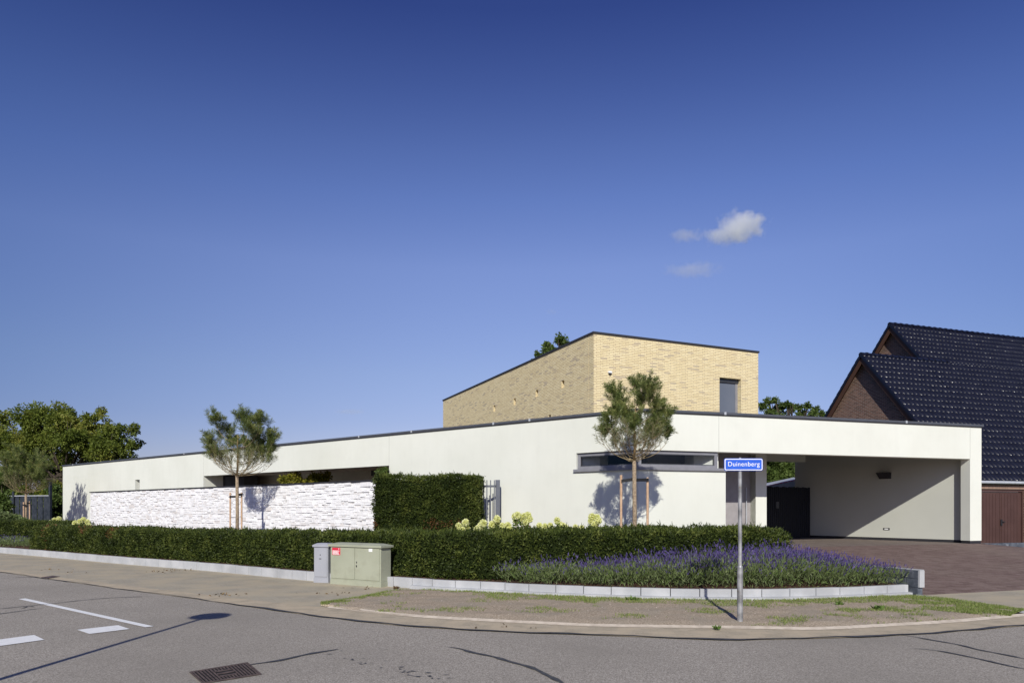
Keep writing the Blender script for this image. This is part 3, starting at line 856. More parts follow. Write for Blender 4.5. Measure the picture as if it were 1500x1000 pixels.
# patio behind the long opening
pt = MB()
mS = FL.s_of(405) + 0.2
FL.box(pt, mS - 2.2, sO2 + 2.0, 3.3, 3.5, GZ, ZT - .15)
FL.box(pt, sO2 - .0, sO2 + .1, TH, .9, GZ, ZT - .15)
pt.build('patio_wall', M['stucco'], house)
pt = MB(); FL.box(pt, sO1 - .5, mS - 2.2, 3.35, 3.45, GZ, ZO - .1); pt.build('patio_glazing', M['darkglass'], house)
pt = MB(); FL.box(pt, sO1 - .5, mS - 2.2, 3.0, 3.3, ZO - .10, ZO + .12); pt.build('patio_blind_box', M['darkframe'], house)
pt = MB(); FL.box(pt, sO1 - .1, sO1, TH + .002, 3.35, GZ, ZT - .15); pt.build('patio_end_wall', M['inner'], house)
pt = MB(); FL.box(pt, sO1, sO2 + .9, TH + .01, 3.3, ZO + .13, ZO + .17); pt.build('patio_ceiling', M['stucco'], house)
# patio side window next to the left reveal
pt = MB(); FL.box(pt, sO2 - .02, sO2 + .05, .9, 2.6, GZ, ZO + .1); pw = pt.build('patio_window', M['darkframe'], house)
pt = MB(); FL.box(pt, sO2 - .03, sO2 - .02, 1.0, 1.9, GZ, ZO + .02); pt.build('pane', M['blind'], pw)
# slot window
pt = MB(); FL.box(pt, sS1 + .0, sS2 - .0, .20, .24, 1.9, ZO); sw = pt.build('slot_window', M['frame'], house)
pt = MB(); FL.box(pt, sS1 + .08, sS2 - .08, .19, .199, 1.9, ZO - .08); pt.build('pane', M['darkglass'], sw)

# upper brick box
C0 = Vector((2.51, 21.0)); ZB = CAMZ + 5.389
FBr = Fr(C0, C0 + Vector((.916, .400)), (0, 1)); FBl = Fr(C0, C0 + Vector((-.413, .911)), (1, .3))
LR, LL = 6.56, 14.42
bx = MB()
wl_ = s_at(FBr, 1054, 0); wr_ = s_at(FBr, 1085.6, 0)
zh = CAMZ + (745 - 553.8) / F * FBr.at((wl_ + wr_) / 2, 0, 0).y
zb0 = ZT - .05; zwb = ZT + .25
FBr.box(bx, 0, wl_, 0, .3, zb0, ZB)
FBr.box(bx, wr_, LR, 0, .3, zb0, ZB)
FBr.box(bx, wl_, wr_, 0, .3, zh, ZB)
FBr.box(bx, wl_, wr_, 0, .3, zb0, zwb)
# long left face with square holes
holes = []
for (u, y) in ((824.5, 562.5), (786.3, 576.0), (753.8, 588.0), (724.2, 598.0), (805, 612.5)):
    s = s_at(FBl, u, 0); D = FBl.at(s, 0, 0).y
    holes.append((s, CAMZ + (HOR - y) / F * D))
hw = 0.10; hh = 0.125
cuts = sorted(holes)
prev = .3
for s, z in cuts:
    FBl.box(bx, prev, s - hw, 0, .3, zb0, ZB)
    FBl.box(bx, s - hw, s + hw, 0, .3, z + hh, ZB)
    FBl.box(bx, s - hw, s + hw, 0, .3, zb0, z - hh)
    FBl.box(bx, s - hw, s + hw, .16, .3, z - hh, z + hh)
    prev = s + hw
FBl.box(bx, prev, LL, 0, .3, zb0, ZB)
q = FBr(LR, 0)
FB3 = Fr(q, Vector(q) + Vector((-.413, .911)), (-1, 0)); FB3.box(bx, .3, LL, 0, .3, zb0, ZB)
FB4 = Fr(FBl(LL, 0), FB3(LL, 0), (0, -1)); FB4.box(bx, .3, LR - .3, 0, .3, zb0, ZB)
ub = bx.build('brick_upper_storey', M['brick'], house)
c = MB(); c.prism([FBr(.2, .2), FBr(LR - .2, .2), FB3(LL - .2, .2), FBl(LL - .2, .2)], ZB - .2, ZB - .1); c.build('flat_roof', M['gravelroof'], ub)
c = MB()
def ring(mb, o, i, z0, z1):
    co = [C0 + FBr.n * -o * 1 + FBl.n * -o, None]
cpo = [Vector(FBr(-.03, -.03)), Vector(FBr(LR + .03, -.03)), Vector(FB3(LL + .03, -.03)), Vector(FBl(LL + .03, -.03))]
cpi = [Vector(FBr(.3, .3)), Vector(FBr(LR - .3, .3)), Vector(FB3(LL - .3, .3)), Vector(FBl(LL - .3, .3))]
for k in range(4):
    a, b_ = cpo[k], cpo[(k + 1) % 4]; a2, b2 = cpi[k], cpi[(k + 1) % 4]
    c.prism([a, b_, b2, a2], ZB, ZB + .062)
c.build('roof_trim', M['capdark'], ub)
# window of the upper storey
c = MB()
w_ = wr_ - wl_
for (a, b_, z0, z1) in ((wl_, wl_ + .02, zwb, zh), (wr_ - .10, wr_, zwb, zh), (wl_ + .02, wr_ - .10, zh - .13, zh), (wl_ + .02, wr_ - .10, zwb, zwb + .07)):
    FBr.box(c, a, b_, .17, .25, z0, z1)
uw = c.build('upper_window', M['frame'], ub)
c = MB(); FBr.box(c, wl_ + .02, wr_ - .10, .19, .20, zwb + .07, zh - .13); c.build('screen_blind', M['blind'], uw)
c = MB(); FBr.box(c, wl_ + .0, wr_ - .0, .12, .17, zh - .11, zh - .002); c.build('blind_cassette', M['darkframe'], uw)
# small flood sensor on the brick
s = s_at(FBr, 892.5, 0); D = FBr.at(s, 0, 0).y; z = CAMZ + (HOR - 547) / F * D
c = MB(); FBr.box(c, s - .06, s + .06, -.07, -.001, z + .01, z + .07); se = c.build('sensor_lamp', M['whitep'], ub)
c = MB(); c.lathe(FBr.at(s, -.04, z - .04), [(.02, 0), (.035, .02), (.035, .05)], 12); c.build('sensor_eye', M['plinth'], se)

# ------------------------------------------------------------------ white stone garden wall
W0 = Vector((-3.6, 19.23)); W1 = Vector((-20.52, 33.2))
FS = Fr(W0, W1, (0.6, 0.8))
gw = empty('garden_wall', FS.at(FS.L / 2, 0, .4), 'long garden wall clad in rough white ledge stone with a dark coping', 'garden wall')
c = MB(); FS.box(c, 0.0, FS.L, .045, .30, .3, 2.45); c.build('wall_core', M['kerb'], gw)
c = MB(); FS.box(c, -.03, FS.L + .04, -.02, .33, 2.455, 2.50); c.build('coping', M['capdark'], gw)
c = MB(); random.seed(11)
def stone(s0_, s1_, zb, zt):
    s0_ = max(s0_, -.01); s1_ = min(s1_, FS.L + .01); zt = min(zt, 2.452)
    if s1_ - s0_ < .03 or zt - zb < .02: return
    d = random.uniform(-.014, .024); k = random.uniform(-.012, .012)
    j = [random.uniform(-.005, .005) for _ in range(4)]
    g1, g2 = random.uniform(.001, .004), random.uniform(.001, .005)
    pp = FS.at
    c.hexa([pp(s0_ + g1, d + k, zb + j[0]), pp(s1_ - g1, d - k, zb + j[1]), pp(s1_ - g1, .07, zb), pp(s0_ + g1, .07, zb),
            pp(s0_ + g1 + j[2], d + k + .006, zt - g2 + j[2]), pp(s1_ - g1 + j[3], d - k + .006, zt - g2 + j[3]), pp(s1_ - g1, .07, zt - g2), pp(s0_ + g1, .07, zt - g2)])
def split(s0_, s1_, z0_, z1_):
    w_, h_ = s1_ - s0_, z1_ - z0_
    if h_ > .15 or (h_ > .10 and random.random() < .5 and w_ < .7):
        m_ = z0_ + h_ * random.uniform(.35, .65); split(s0_, s1_, z0_, m_); split(s0_, s1_, m_, z1_); return
    if w_ > .52 or (w_ > .30 and random.random() < .5):
        m_ = s0_ + w_ * random.uniform(.3, .7); split(s0_, m_, z0_, z1_); split(m_, s1_, z0_, z1_); return
    stone(s0_, s1_, z0_, z1_)
z = .5; row = 0
while z < 2.45:
    h = .245
    s = -.6 * random.random()
    while s < FS.L:
        L = random.uniform(.5, 1.1); split(s, s + L, z, z + h); s += L
    z += h
c.build('stone_cladding', M['stone'], gw)

# ------------------------------------------------------------------ hedges
def lump(x, y, z):
    return 0.06 * noise.noise(Vector((x * 1.7, y * 1.7, z * 1.7))) + 0.06 * noise.noise(Vector((x * 4.5, y * 4.5, z * 4.5)))

def hedge(name, front, back, zb, zt, label, dens=1100, sl=0.075, group=None, brown=0.0):
    """front/back: 2-D polylines of equal length; zb, zt: functions of x giving foot and top"""
    o = empty(name, (front[len(front) // 2].x, front[len(front) // 2].y, zb(front[len(front) // 2].x)), label, 'hedge', group)
    n = len(front)
    prof = [(0, 0.0), (0, .3), (0, .6), (0.0, .85), (.06, .96), (.2, 1.0), (.5, 1.01), (.8, 1.0), (.94, .96), (1, .85), (1, .4), (1, 0)]
    m = len(prof)
    V = np.zeros((n, m, 3))
    for i in range(n):
        a, b_ = front[i], back[i]
        for k, (d, h) in enumerate(prof):
            p = a.lerp(b_, d); z0 = zb(p.x); z1 = zt(p.x)
            V[i, k] = (p.x, p.y, z0 + (z1 - z0) * h)
    # outward normals of quads
    c0 = V.mean(axis=(1), keepdims=True)
    faces = []
    for i in range(n - 1):
        for k in range(m - 1):
            faces.append((i * m + k, i * m + k + 1, (i + 1) * m + k + 1, (i + 1) * m + k))
    flatV = V.reshape(-1, 3)
    quads = [flatV[list(f_)] for f_ in faces]
    # end caps as fans of quads
    for i in (0, n - 1):
        for k in range(m // 2):
            kk = m - 1 - k
            if kk - 1 > k:
                quads.append(np.array([V[i, k], V[i, k + 1], V[i, kk - 1], V[i, kk]]))
    C, N = [], []
    for qd in quads:
        e1 = qd[1] - qd[0]; e2 = qd[3] - qd[0]
        nr = np.cross(qd[2] - qd[0], qd[3] - qd[1]); ar = np.linalg.norm(nr) / 2
        if ar < 1e-5: continue
        nr = nr / (2 * ar)
        cen = qd.mean(0)
        mid = flatV.mean(0)
        # nearest section centre
        sec = c0[:, 0][np.argmin(((c0[:, 0] - cen) ** 2).sum(1))]
        if np.dot(nr, cen - sec) < 0: nr = -nr
        cnt = rng.poisson(ar * dens)
        a = rng.random((cnt, 1)); b_ = rng.random((cnt, 1))
        p = qd[0] * (1 - a) * (1 - b_) + qd[1] * a * (1 - b_) + qd[2] * a * b_ + qd[3] * (1 - a) * b_
        C.append(p); N.append(np.tile(nr, (cnt, 1)))
    C = np.concatenate(C); N = np.concatenate(N)
    disp = np.array([lump(*p) for p in C])[:, None]
    C2 = C + N * (disp + rng.uniform(-.08, .02, (len(C), 1)))
    d = N * .8 + rng.normal(size=N.shape) * .65 + np.array([0, 0, .45])
    L = rng.uniform(.6, 1.25, len(C)) * sl
    # a few longer shoots on top
    long = (rng.random(len(C)) < np.where(N[:, 2] > .4, .05, .012))
    L = np.where(long, L * 2.1, L)
    v, f_ = leaf_quads(C2, d, L, sl * .32 * rng.uniform(.7, 1.3, len(C)))
    # each spray: central leaf plus two side ones
    d2 = unit(d) + rng.normal(size=d.shape) * .6
    v2, f2 = leaf_quads(C2 + unit(d) * (L * .25)[:, None], d2, L * .7, sl * .28)
    v, f_ = cat([(v, f_), (v2, f2)])
    mi = np.zeros(len(f_), int)
    if brown:
        bn = np.array([noise.noise(Vector((p[0] * 1.3 + 9, p[1] * 1.3, p[2] * 1.3))) for p in C2])
        br = (bn > brown) & (rng.random(len(bn)) < .45)
        mi = np.concatenate([br, br]).astype(int)
    fast_mesh('foliage', v, f_, [M['yew'], M['yew_red']], o, mi=mi)
    # woody core
    cv = flatV.copy()
    for i in range(n):
        cen = V[i].mean(0)
        for k in range(m):
            p = V[i, k]; dd = cen - p; dd[2] *= .6
            ln = np.linalg.norm(dd) + 1e-6
            cv[i * m + k] = p + dd / ln * min(.09, ln * .5)
    cb = MB(); cb.add(cv.tolist(), faces + [tuple(range(m))[::-1], tuple(range((n - 1) * m, n * m))])
    cb.build('twig_core', M['yew_core'], o)
    return o

kf = [p for p in kerb]
lf = []; lb = []
for p, n_ in zip(kerb, kn):
    u = 750 + p.x / p.y * F
    if 22 < u < 690:
        lf.append(p + n_ * .30); lb.append(p + n_ * 1.35)
rf = resample([lf[-1]] + [Vector(q) for q in ((0.4, 13.75), (1.6, 13.85), (2.9, 14.0), (4.2, 14.35), (5.4, 14.85), (6.35, 15.5))], .4)
rbk = resample([lb[-1]] + [Vector(q) for q in ((0.8, 15.1), (1.9, 15.25), (3.0, 15.45), (4.1, 15.7), (5.0, 16.0), (5.75, 16.5))], .05)
rbk = [rbk[int(round(i / (len(rf) - 1) * (len(rbk) - 1)))] for i in range(len(rf))]
hf = lf + rf[1:]; hb = lb + rbk[1:]
def h_top(x): return 1.03 + 0.19 * max(0, min(1, (x + 7) / 9)) - (0.0 if x < 5.3 else (x - 5.3) * .10)
hedge('yew_hedge', hf, hb, lambda x: .2, h_top, 'long clipped dark green yew hedge running behind the low concrete kerb wall', brown=0.52)
# tall block
T0 = P(548, 745, 18.4).xy; T1 = P(705, 745, 18.4).xy
T0 = Vector((-3.72, 18.45)); T1 = Vector((-.93, 18.45))
tf = [T0.lerp(T1, i / 8) for i in range(9)]
tb = [p + Vector((.1, .75)) for p in tf]
hedge('tall_yew_hedge', tf, tb, lambda x: .5, lambda x: 2.55 + .03 * math.sin(x * 3), 'tall square cut block of yew between white stone wall and grey bar fence', brown=0.35, dens=1700)
# left garden hedge behind
a0 = Vector((-26, 31)); a1 = Vector((-17.6, 26.9))
bf = [a0.lerp(a1, i / 14) for i in range(15)]
hedge('yew_hedge', bf, [p + Vector((.5, 1.0)) for p in bf], lambda x: .2, lambda x: 1.12, 'short length of clipped yew hedge at far left below the dark wooden fence', dens=700, sl=.085)

# ------------------------------------------------------------------ lavender, grass
def inpoly(p, poly):
    x, y = p; c = False; n = len(poly)
    for i in range(n):
        x0, y0 = poly[i]; x1, y1 = poly[(i + 1) % n]
        if (y0 > y) != (y1 > y) and x < (x1 - x0) * (y - y0) / (y1 - y0) + x0: c = not c
    return c

def lavender(name, poly, nplants, label, hfun, zg):
    xs = [q[0] for q in poly]; ys = [q[1] for q in poly]
    cs = []
    tries = 0
    while len(cs) < nplants and tries < 60000:
        tries += 1
        p = (random.uniform(min(xs), max(xs)), random.uniform(min(ys), max(ys)))
        if inpoly(p, poly) and all((p[0] - q[0]) ** 2 + (p[1] - q[1]) ** 2 > .05 for q in cs): cs.append(p)
    lv = []; fl = []
    for (x, y) in cs:
        z0 = zg(x, y); h = hfun(x, y) * random.uniform(.82, 1.1)
        n = 190
        a = rng.uniform(0, 2 * PI, n); r = rng.random(n) ** .6
        d = np.stack([np.cos(a) * r * .75, np.sin(a) * r * .75, np.ones(n)], 1); d = unit(d)
        b0 = np.array([x, y, z0]) + np.stack([np.cos(a) * r * .12, np.sin(a) * r * .12, np.zeros(n)], 1)
        # grey-green leaves along the lower shrub
        t = rng.random(n)[:, None] ** .7 * h * .74
        lv.append(leaf_quads(b0 + d * t, d + rng.normal(size=(n, 3)) * .5, rng.uniform(.06, .13, n), .014))
        m_ = int(50 * min(1, max(.38, (x + 1.5) / 5))) if x > -5 else 12
        Ls = h * rng.uniform(.6, 1.12, m_)
        tips = b0[:m_] + d[:m_] * Ls[:, None]
        lv.append(leaf_quads(b0[:m_] + d[:m_] * (Ls * .5)[:, None], d[:m_], Ls * .5, .007))
        sp = rng.uniform(.05, .10, m_)
        fl.append(leaf_quads(tips - d[:m_] * (sp * .5)[:, None], d[:m_] + rng.normal(size=(m_, 3)) * .1, sp, .017))
        fl.append(leaf_quads(tips - d[:m_] * (sp * .5)[:, None], d[:m_] + rng.normal(size=(m_, 3)) * .1, sp * .8, .015))
    v1, f1 = cat(lv); v2, f2 = cat(fl)
    v, f_ = cat([(v1, f1), (v2, f2)])
    o = fast_mesh(name, v, f_, [M['lav_leaf'], M['lav_flower']], mi=np.concatenate([np.zeros(len(f1)), np.ones(len(f2))]))
    tag(o, label, 'lavender', kind='stuff')
    return o

kin = [p + n_ * .13 for p, n_ in zip(kerb, kn) if p.x > -.35]
poly = [(p.x, p.y) for p in kin] + [(7.1, 13.2), (6.95, 14.0), (6.7, 14.9), (6.2, 15.3), (5.4, 14.6), (4.2, 14.1), (2.9, 13.8), (1.6, 13.6), (.3, 13.6)]
def lav_h(x, y): return .48 + .20 * max(0, min(1, (x - .5) / 4)) - .24 * max(0, min(1, (x - 5.4) / 1.7))
lavender('lavender_bed', poly, 250, 'mass of purple flowering lavender spilling over the curved concrete kerb', lav_h, lambda x, y: .2 + .06 * max(0, y - 13.5))
lavender('lavender_bed', [(-21.5, 26.6), (-18.2, 25.35), (-18.0, 26.4), (-21, 28.3)], 24, 'small patch of lavender at far left end of the kerb wall', lambda x, y: .45, lambda x, y: .2)

def blades(name, pts, hs, m, label, w=.006, cat_='grass', kind='stuff'):
    c = np.array(pts); n = len(c)
    d = rng.normal(size=(n, 3)) * .5; d[:, 2] = 1
    v, f_ = leaf_quads(c, d, np.array(hs), w)
    o = fast_mesh(name, v, f_, m)
    return tag(o, label, cat_, kind=kind)
gp = []; gh = []
random.seed(5)
nA = len(A)
for _ in range(110000):
    i = random.randrange(nA); t = random.random()
    u_ = random.random()
    j = min(nA - 1, i + 1)
    p = A[i].lerp(A[j], u_).lerp(Bv[i].lerp(Bv[j], u_), t)
    nz = noise.noise(Vector((p.x * 1.1, p.y * 1.6, 4))) + .5 * noise.noise(Vector((p.x * 4, p.y * 4, 1)))
    edge = max(0, (t - .62) * 3.4) * (1.0 if p.x > -.5 else .4)                     # strip beside the planter wall
    rightf = max(0, (p.x - 4.0) / 5) * .75
    if nz + edge * 1.0 + rightf > random.uniform(.22, .72) and t > .03:
        gp.append((p.x, p.y, soil_z(p.x, p.y, t) - .008)); gh.append(random.uniform(.02, .065))
blades('grass', gp, gh, M['grass'], 'sparse green grass sprouting on the bare soil verge beside the kerb wall', w=.008)

# weeds and leaf litter
def weed(p, r, n, name, label, m, group):
    a = rng.uniform(0, 2 * PI, n); d = np.stack([np.cos(a), np.sin(a), rng.uniform(.2, 1.6, n)], 1)
    c = np.tile(np.array(p), (n, 1)) + rng.normal(size=(n, 3)) * [r * .2, r * .2, 0]
    v, f_ = leaf_quads(c, d, rng.uniform(.5, 1, n) * r, r * .35)
    return tag(fast_mesh(name, v, f_, m), label, 'weed', group)
weed(tuple(G(927, 882.5, .0)), .17, 60, 'weed', 'tallest leafy green weed growing at the foot of the curved kerb wall', M['weed'], None)
weed(tuple(G(1050, 921, .02)), .09, 30, 'weed', 'small weed at the brick edging just left of the sign pole foot', M['weed'], None)
weed(tuple(G(580, 862, .02)), .10, 30, 'weed', 'low dry weed at kerb wall beside right side of green cabinet', M['litter'], None)
weed(tuple(G(1288, 893, .05)), .13, 40, 'weed', 'dark green weed clump at right end of soil verge', M['weed'], None)
weed(tuple(G(1229, 885, .05)), .10, 30, 'weed', 'small weed on the verge below the middle of the lavender', M['weed'], None)
for (u, y, k) in ((130, 814, 5), (84, 834, 6), (250, 837, 16), (252, 835, 10), (115, 838, 4), (320, 871.8, 5), (100, 870, 0), (336, 870.5, 5), (640, 890, 3), (480, 868, 8), (540, 861, 6), (85, 812, 4), (760, 918, 4)):
    if k:
        c0 = G(u, y, .018)
        c = np.array([[c0.x + random.gauss(0, .3), c0.y + random.gauss(0, .12), c0.z + .004] for _ in range(k + 3)])
        d = rng.normal(size=(k + 3, 3)); d[:, 2] = np.abs(d[:, 2]) * .25
        v, f_ = leaf_quads(c, d, .07, .03)
        tag(fast_mesh('leaf_litter', v, f_, M['litter']), 'scattered dry brown leaves lying on the pavement', 'leaf litter', kind='stuff')

# stones lying on the soil
sv = []; sf = []
pe = MB()
for _ in range(160):
    i = random.randrange(nA); t = random.uniform(.05, .95)
    p = A[i].lerp(Bv[i], t); r_ = random.uniform(.004, .011); z_ = soil_z(p.x, p.y, t)
    pe.add([(p.x + r_, p.y, z_), (p.x, p.y + r_, z_), (p.x - r_, p.y, z_), (p.x, p.y - r_, z_), (p.x, p.y, z_ + r_), (p.x, p.y, z_ - r_)],
           [(0, 1, 4), (1, 2, 4), (2, 3, 4), (3, 0, 4), (1, 0, 5), (2, 1, 5), (3, 2, 5), (0, 3, 5)])
tag(pe.build('pebbles', flat('pebble', (.5, .44, .37), .9)), 'small pebbles and clods scattered over the soil verge', 'pebbles', kind='stuff')

# ------------------------------------------------------------------ young pines with stakes
def pine(x, y, z0, zf, ztop, R, label, seed, rt=.05, lean=(0, 0), lobes3=()):
    rnd = random.Random(seed)
    o = empty('pine_tree', (x, y, z0), label, 'tree', 'young staked pine trees')
    fork = Vector((x, y, zf))
    basep = Vector((x - lean[0], y - lean[1], z0))
    tr = MB()
    zc = zf + (ztop - zf) * (.6 if lobes3 else .72)
    tr.tube([basep, basep.lerp(fork, .5) + Vector((.01, 0, 0)), fork], [rt * 1.1, rt, rt * .9], 10)
    tr.build('trunk', M['bark'], o, smooth=True)
    br = MB()
    up = [fork, fork + Vector((.02, .01, (zc - zf) * .4)), fork + Vector((.0, .03, (zc - zf) * .75)), fork + Vector((.03, 0, zc - zf))]
    br2 = MB(); br2.tube(up, [rt * .62, rt * .5, rt * .36, rt * .15], 8); br2.build('leader', M['bark2'], o, smooth=True)
    shoots = []; dry = []
    H = ztop - zf
    def bez(a, b_, c_, d_, t):
        return a * (1 - t) ** 3 + b_ * 3 * t * (1 - t) ** 2 + c_ * 3 * t * t * (1 - t) + d_ * t ** 3
    def branch(start, end, r0, bow, nsec, hi):
        out = Vector((end.x - start.x, end.y - start.y, 0))
        c1 = start + out * .55 + Vector((0, 0, (end.z - start.z) * .02)); c2 = start + out * 1.05 + Vector((0, 0, (end.z - start.z) * .40))
        pts = [bez(start, c1, c2, end, k / 7) + Vector([rnd.uniform(-.012, .012) for _ in range(3)]) for k in range(8)]
        br.tube(pts, [r0 * (1 - .8 * k / 7) for k in range(8)], 5, cap=False)
        for s_ in range(nsec):
            t = rnd.uniform(.35, .97)
            p = bez(start, c1, c2, end, t)
            a = rnd.uniform(0, 2 * PI); L = rnd.uniform(.16, .38) * (R / .95)
            dirv = Vector((math.cos(a) * .55, math.sin(a) * .55, rnd.uniform(.6, 1.2))).normalized()
            dirv = (dirv + out.normalized() * .35).normalized()
            q = p + dirv * L
            br.tube([p, p + dirv * L * .5 + out.normalized() * .03, q], [r0 * .35, r0 * .25, r0 * .12], 4, cap=False)
            rel = (q.z - zf) / H
            if rel > .50 + rnd.uniform(-.12, .1): shoots.append((q - dirv * L * .7, q, rel))
            elif rnd.random() < .85: dry.append((q - dirv * L * .4, q, rel))
        rel = (end.z - zf) / H
        if rel > .44: shoots.append((pts[5], end, rel))
        else: dry.append((pts[5], end, rel))
    lobes = [rnd.uniform(0, 2 * PI) for _ in range(4)]
    # lower whorl: bowl shaped
    nb = 26
    for k in range(nb):
        a = 2 * PI * k / nb + rnd.uniform(-.15, .15)
        rr = R * rnd.uniform(.35, .98)
        zz = zf + H * rnd.uniform(.28, .50)
        branch(fork + Vector((0, 0, rnd.uniform(-.03, .15))), fork + Vector((math.cos(a) * rr, math.sin(a) * rr, zz - zf)), rt * .17, .5, 11, False)
    # strong upper limbs, each carrying its own clump of needled shoots
    for (dx, dz, rl) in lobes3:
        dy = rnd.uniform(-1, 1) * max(0, R * R - dx * dx) ** .5 * .65
        c_ = Vector((fork.x + dx, fork.y + dy, fork.z + dz))
        st = fork + Vector((0, 0, max(.02, min((zc - zf) * .9, dz - abs(dx) * .9 - rl))))
        branch(st, c_, rt * .24, .4, 2, True)
        for _ in range(int(9 + 60 * rl)):
            d_ = Vector([rnd.gauss(0, 1) for _ in range(3)]).normalized() * (rnd.random() ** .5 * rnd.uniform(.8, 1.55))
            q = c_ + Vector((d_.x * rl, d_.y * rl * 1.4, d_.z * rl * 1.05))
            ax = (Vector((d_.x * .5, d_.y * .5, .75 + .3 * d_.z)) + Vector((dx, dy, 0)) * .25 / R).normalized()
            L_ = rnd.uniform(.14, .30)
            br.tube([c_.lerp(q, .25) - Vector((0, 0, rl * .3)), q - ax * L_ * .3], [rt * .06, rt * .035], 3, cap=False)
            shoots.append((q - ax * L_ * .5, q + ax * L_ * .5, .75))
    if not lobes3: shoots.append((fork + Vector((.02, 0, H * .7)), Vector((fork.x + .03, fork.y, ztop)), 1))
    br.build('branches', M['twig'], o)
    def needles(sh, per, L, spread, ww):
        C_ = []; D_ = []; LL_ = []
        for a, b_, rel in sh:
            n = max(8, int(per * (b_ - a).length / .25 * (.55 + .9 * rel)))
            t = rng.random((n, 1)) ** .9
            a_ = np.array(a); bb = np.array(b_); ax = unit((bb - a_)[None])[0]
            c = a_ + (bb - a_) * t
            rd = rng.normal(size=(n, 3)); rd -= (rd @ ax)[:, None] * ax; rd = unit(rd)
            C_.append(c); D_.append(ax * rng.uniform(.5, 1.1, (n, 1)) + rd * spread); LL_.append(rng.uniform(.7, 1.2, n) * L)
        return leaf_quads(np.concatenate(C_), np.concatenate(D_), np.concatenate(LL_), ww)
    v, f_ = needles(shoots, 100, .115 * (R / .95), 1.0, .0075)
    fast_mesh('needles', v, f_, M['needle'], o)
    if dry:
        v, f_ = needles(dry, 75, .09, 1.0, .0065)
        fast_mesh('sparse_needles', v, f_, M['needle_dry'], o)
    return o

def lobes(us, D, u0, zf_):
    return [((u - u0) / F * D, CAMZ + (HOR - y) / F * D - zf_, r / F * D) for u, y, r in us]
LB = [lobes([(903, 566, 11), (908, 582, 12), (900, 600, 11), (914, 604, 12), (938, 560, 12), (944, 572, 13), (936, 586, 12), (954, 590, 10), (934, 608, 14), (956, 612, 12), (974, 600, 9), (968, 618, 10), (890, 610, 8), (886, 628, 7), (978, 632, 6), (918, 624, 9), (950, 632, 8)], 14.8, 928, CAMZ + 1.04),
      lobes([(317, 612, 8), (322, 626, 11), (331, 642, 10), (314, 646, 10), (366, 610, 11), (374, 622, 13), (386, 614, 9), (362, 630, 11), (378, 640, 12), (398, 636, 8), (392, 654, 8), (350, 648, 7), (322, 664, 7), (384, 664, 8), (362, 656, 8)], 21.5, 347, CAMZ + 1.05),
      lobes([(18, 676, 11), (32, 664, 12), (50, 672, 12), (62, 684, 11), (12, 692, 10), (34, 682, 12), (48, 692, 11), (66, 700, 8), (24, 700, 9)], 34.4, 38, CAMZ + .78)]
pine(2.65, 14.8, .3, CAMZ + 1.04, 4.63, .78, 'staked young pine in front of the corner window, nearest the sign', 21, rt=.048, lobes3=LB[0])
pine(-8.66, 21.5, .35, CAMZ + 1.05, 4.86, 1.10, 'staked young pine in front of the white stone wall', 8, rt=.052, lobes3=LB[1])
pine(-24.5, 34.4, .6, CAMZ + .78, 4.76, 1.2, 'staked young pine at far left before the dark wooden fence', 5, rt=.055, lobes3=LB[2])

def stake(x, y, z0, z1, label):
    s_ = MB(); s_.lathe((x, y, 0), [(.028, z0), (.028, z1 - .01), (.02, z1)], 10)
    return tag(s_.build('tree_stake', M['stake'], smooth=False), label, 'stake', 'wooden tree stakes')
def tie(a, b_, z0, z1, label):
    t = MB()
    a = Vector(a); b_ = Vector(b_); n = Vector((-(b_ - a).y, (b_ - a).x)).normalized() * .006
    for off in (-.05, .05):
        side = Vector((-(b_ - a).y, (b_ - a).x)).normalized() * off
        t.hexa([(*(a + side - n), z0 - .035), (*(b_ + side - n), z1 - .035), (*(b_ + side + n), z1 - .035), (*(a + side + n), z0 - .035),
                (*(a + side - n), z0 + .03), (*(b_ + side - n), z1 + .03), (*(b_ + side + n), z1 + .03), (*(a + side + n), z0 + .03)])
    return tag(t.build('tree_tie', M['rubber']), label, 'tree tie', 'black rubber tree ties')
where = ['right pine by the corner window', 'middle pine before the stone wall', 'far left pine by the dark fence']
for (px, py, D, us, yt, k) in ((929, 0, 14.95, (909.8, 948.6), (695.5, 699), 0), (347, 0, 21.55, (337.3, 354), (721, 721), 1), (38, 0, 34.3, (34.5, 43.3), (735, 734), 2)):
    tp = P(px, 745, D - .12)
    for q, (u, y_) in enumerate(zip(us, yt)):
        p = P(u, y_, D + (.08 if q else .0))
        stake(p.x, p.y, .2, p.z, ('left' if q == 0 else 'right') + ' wooden stake of the ' + where[k])
        za_ = p.z - (.13 if q == 0 else .05)
        tie((p.x, p.y), (tp.x, tp.y + .1), za_, P(0, (y_ + 6) if q == 0 else (y_ + 3.5), D).z, ('left' if q == 0 else 'right') + ' black rubber tie of the ' + where[k])

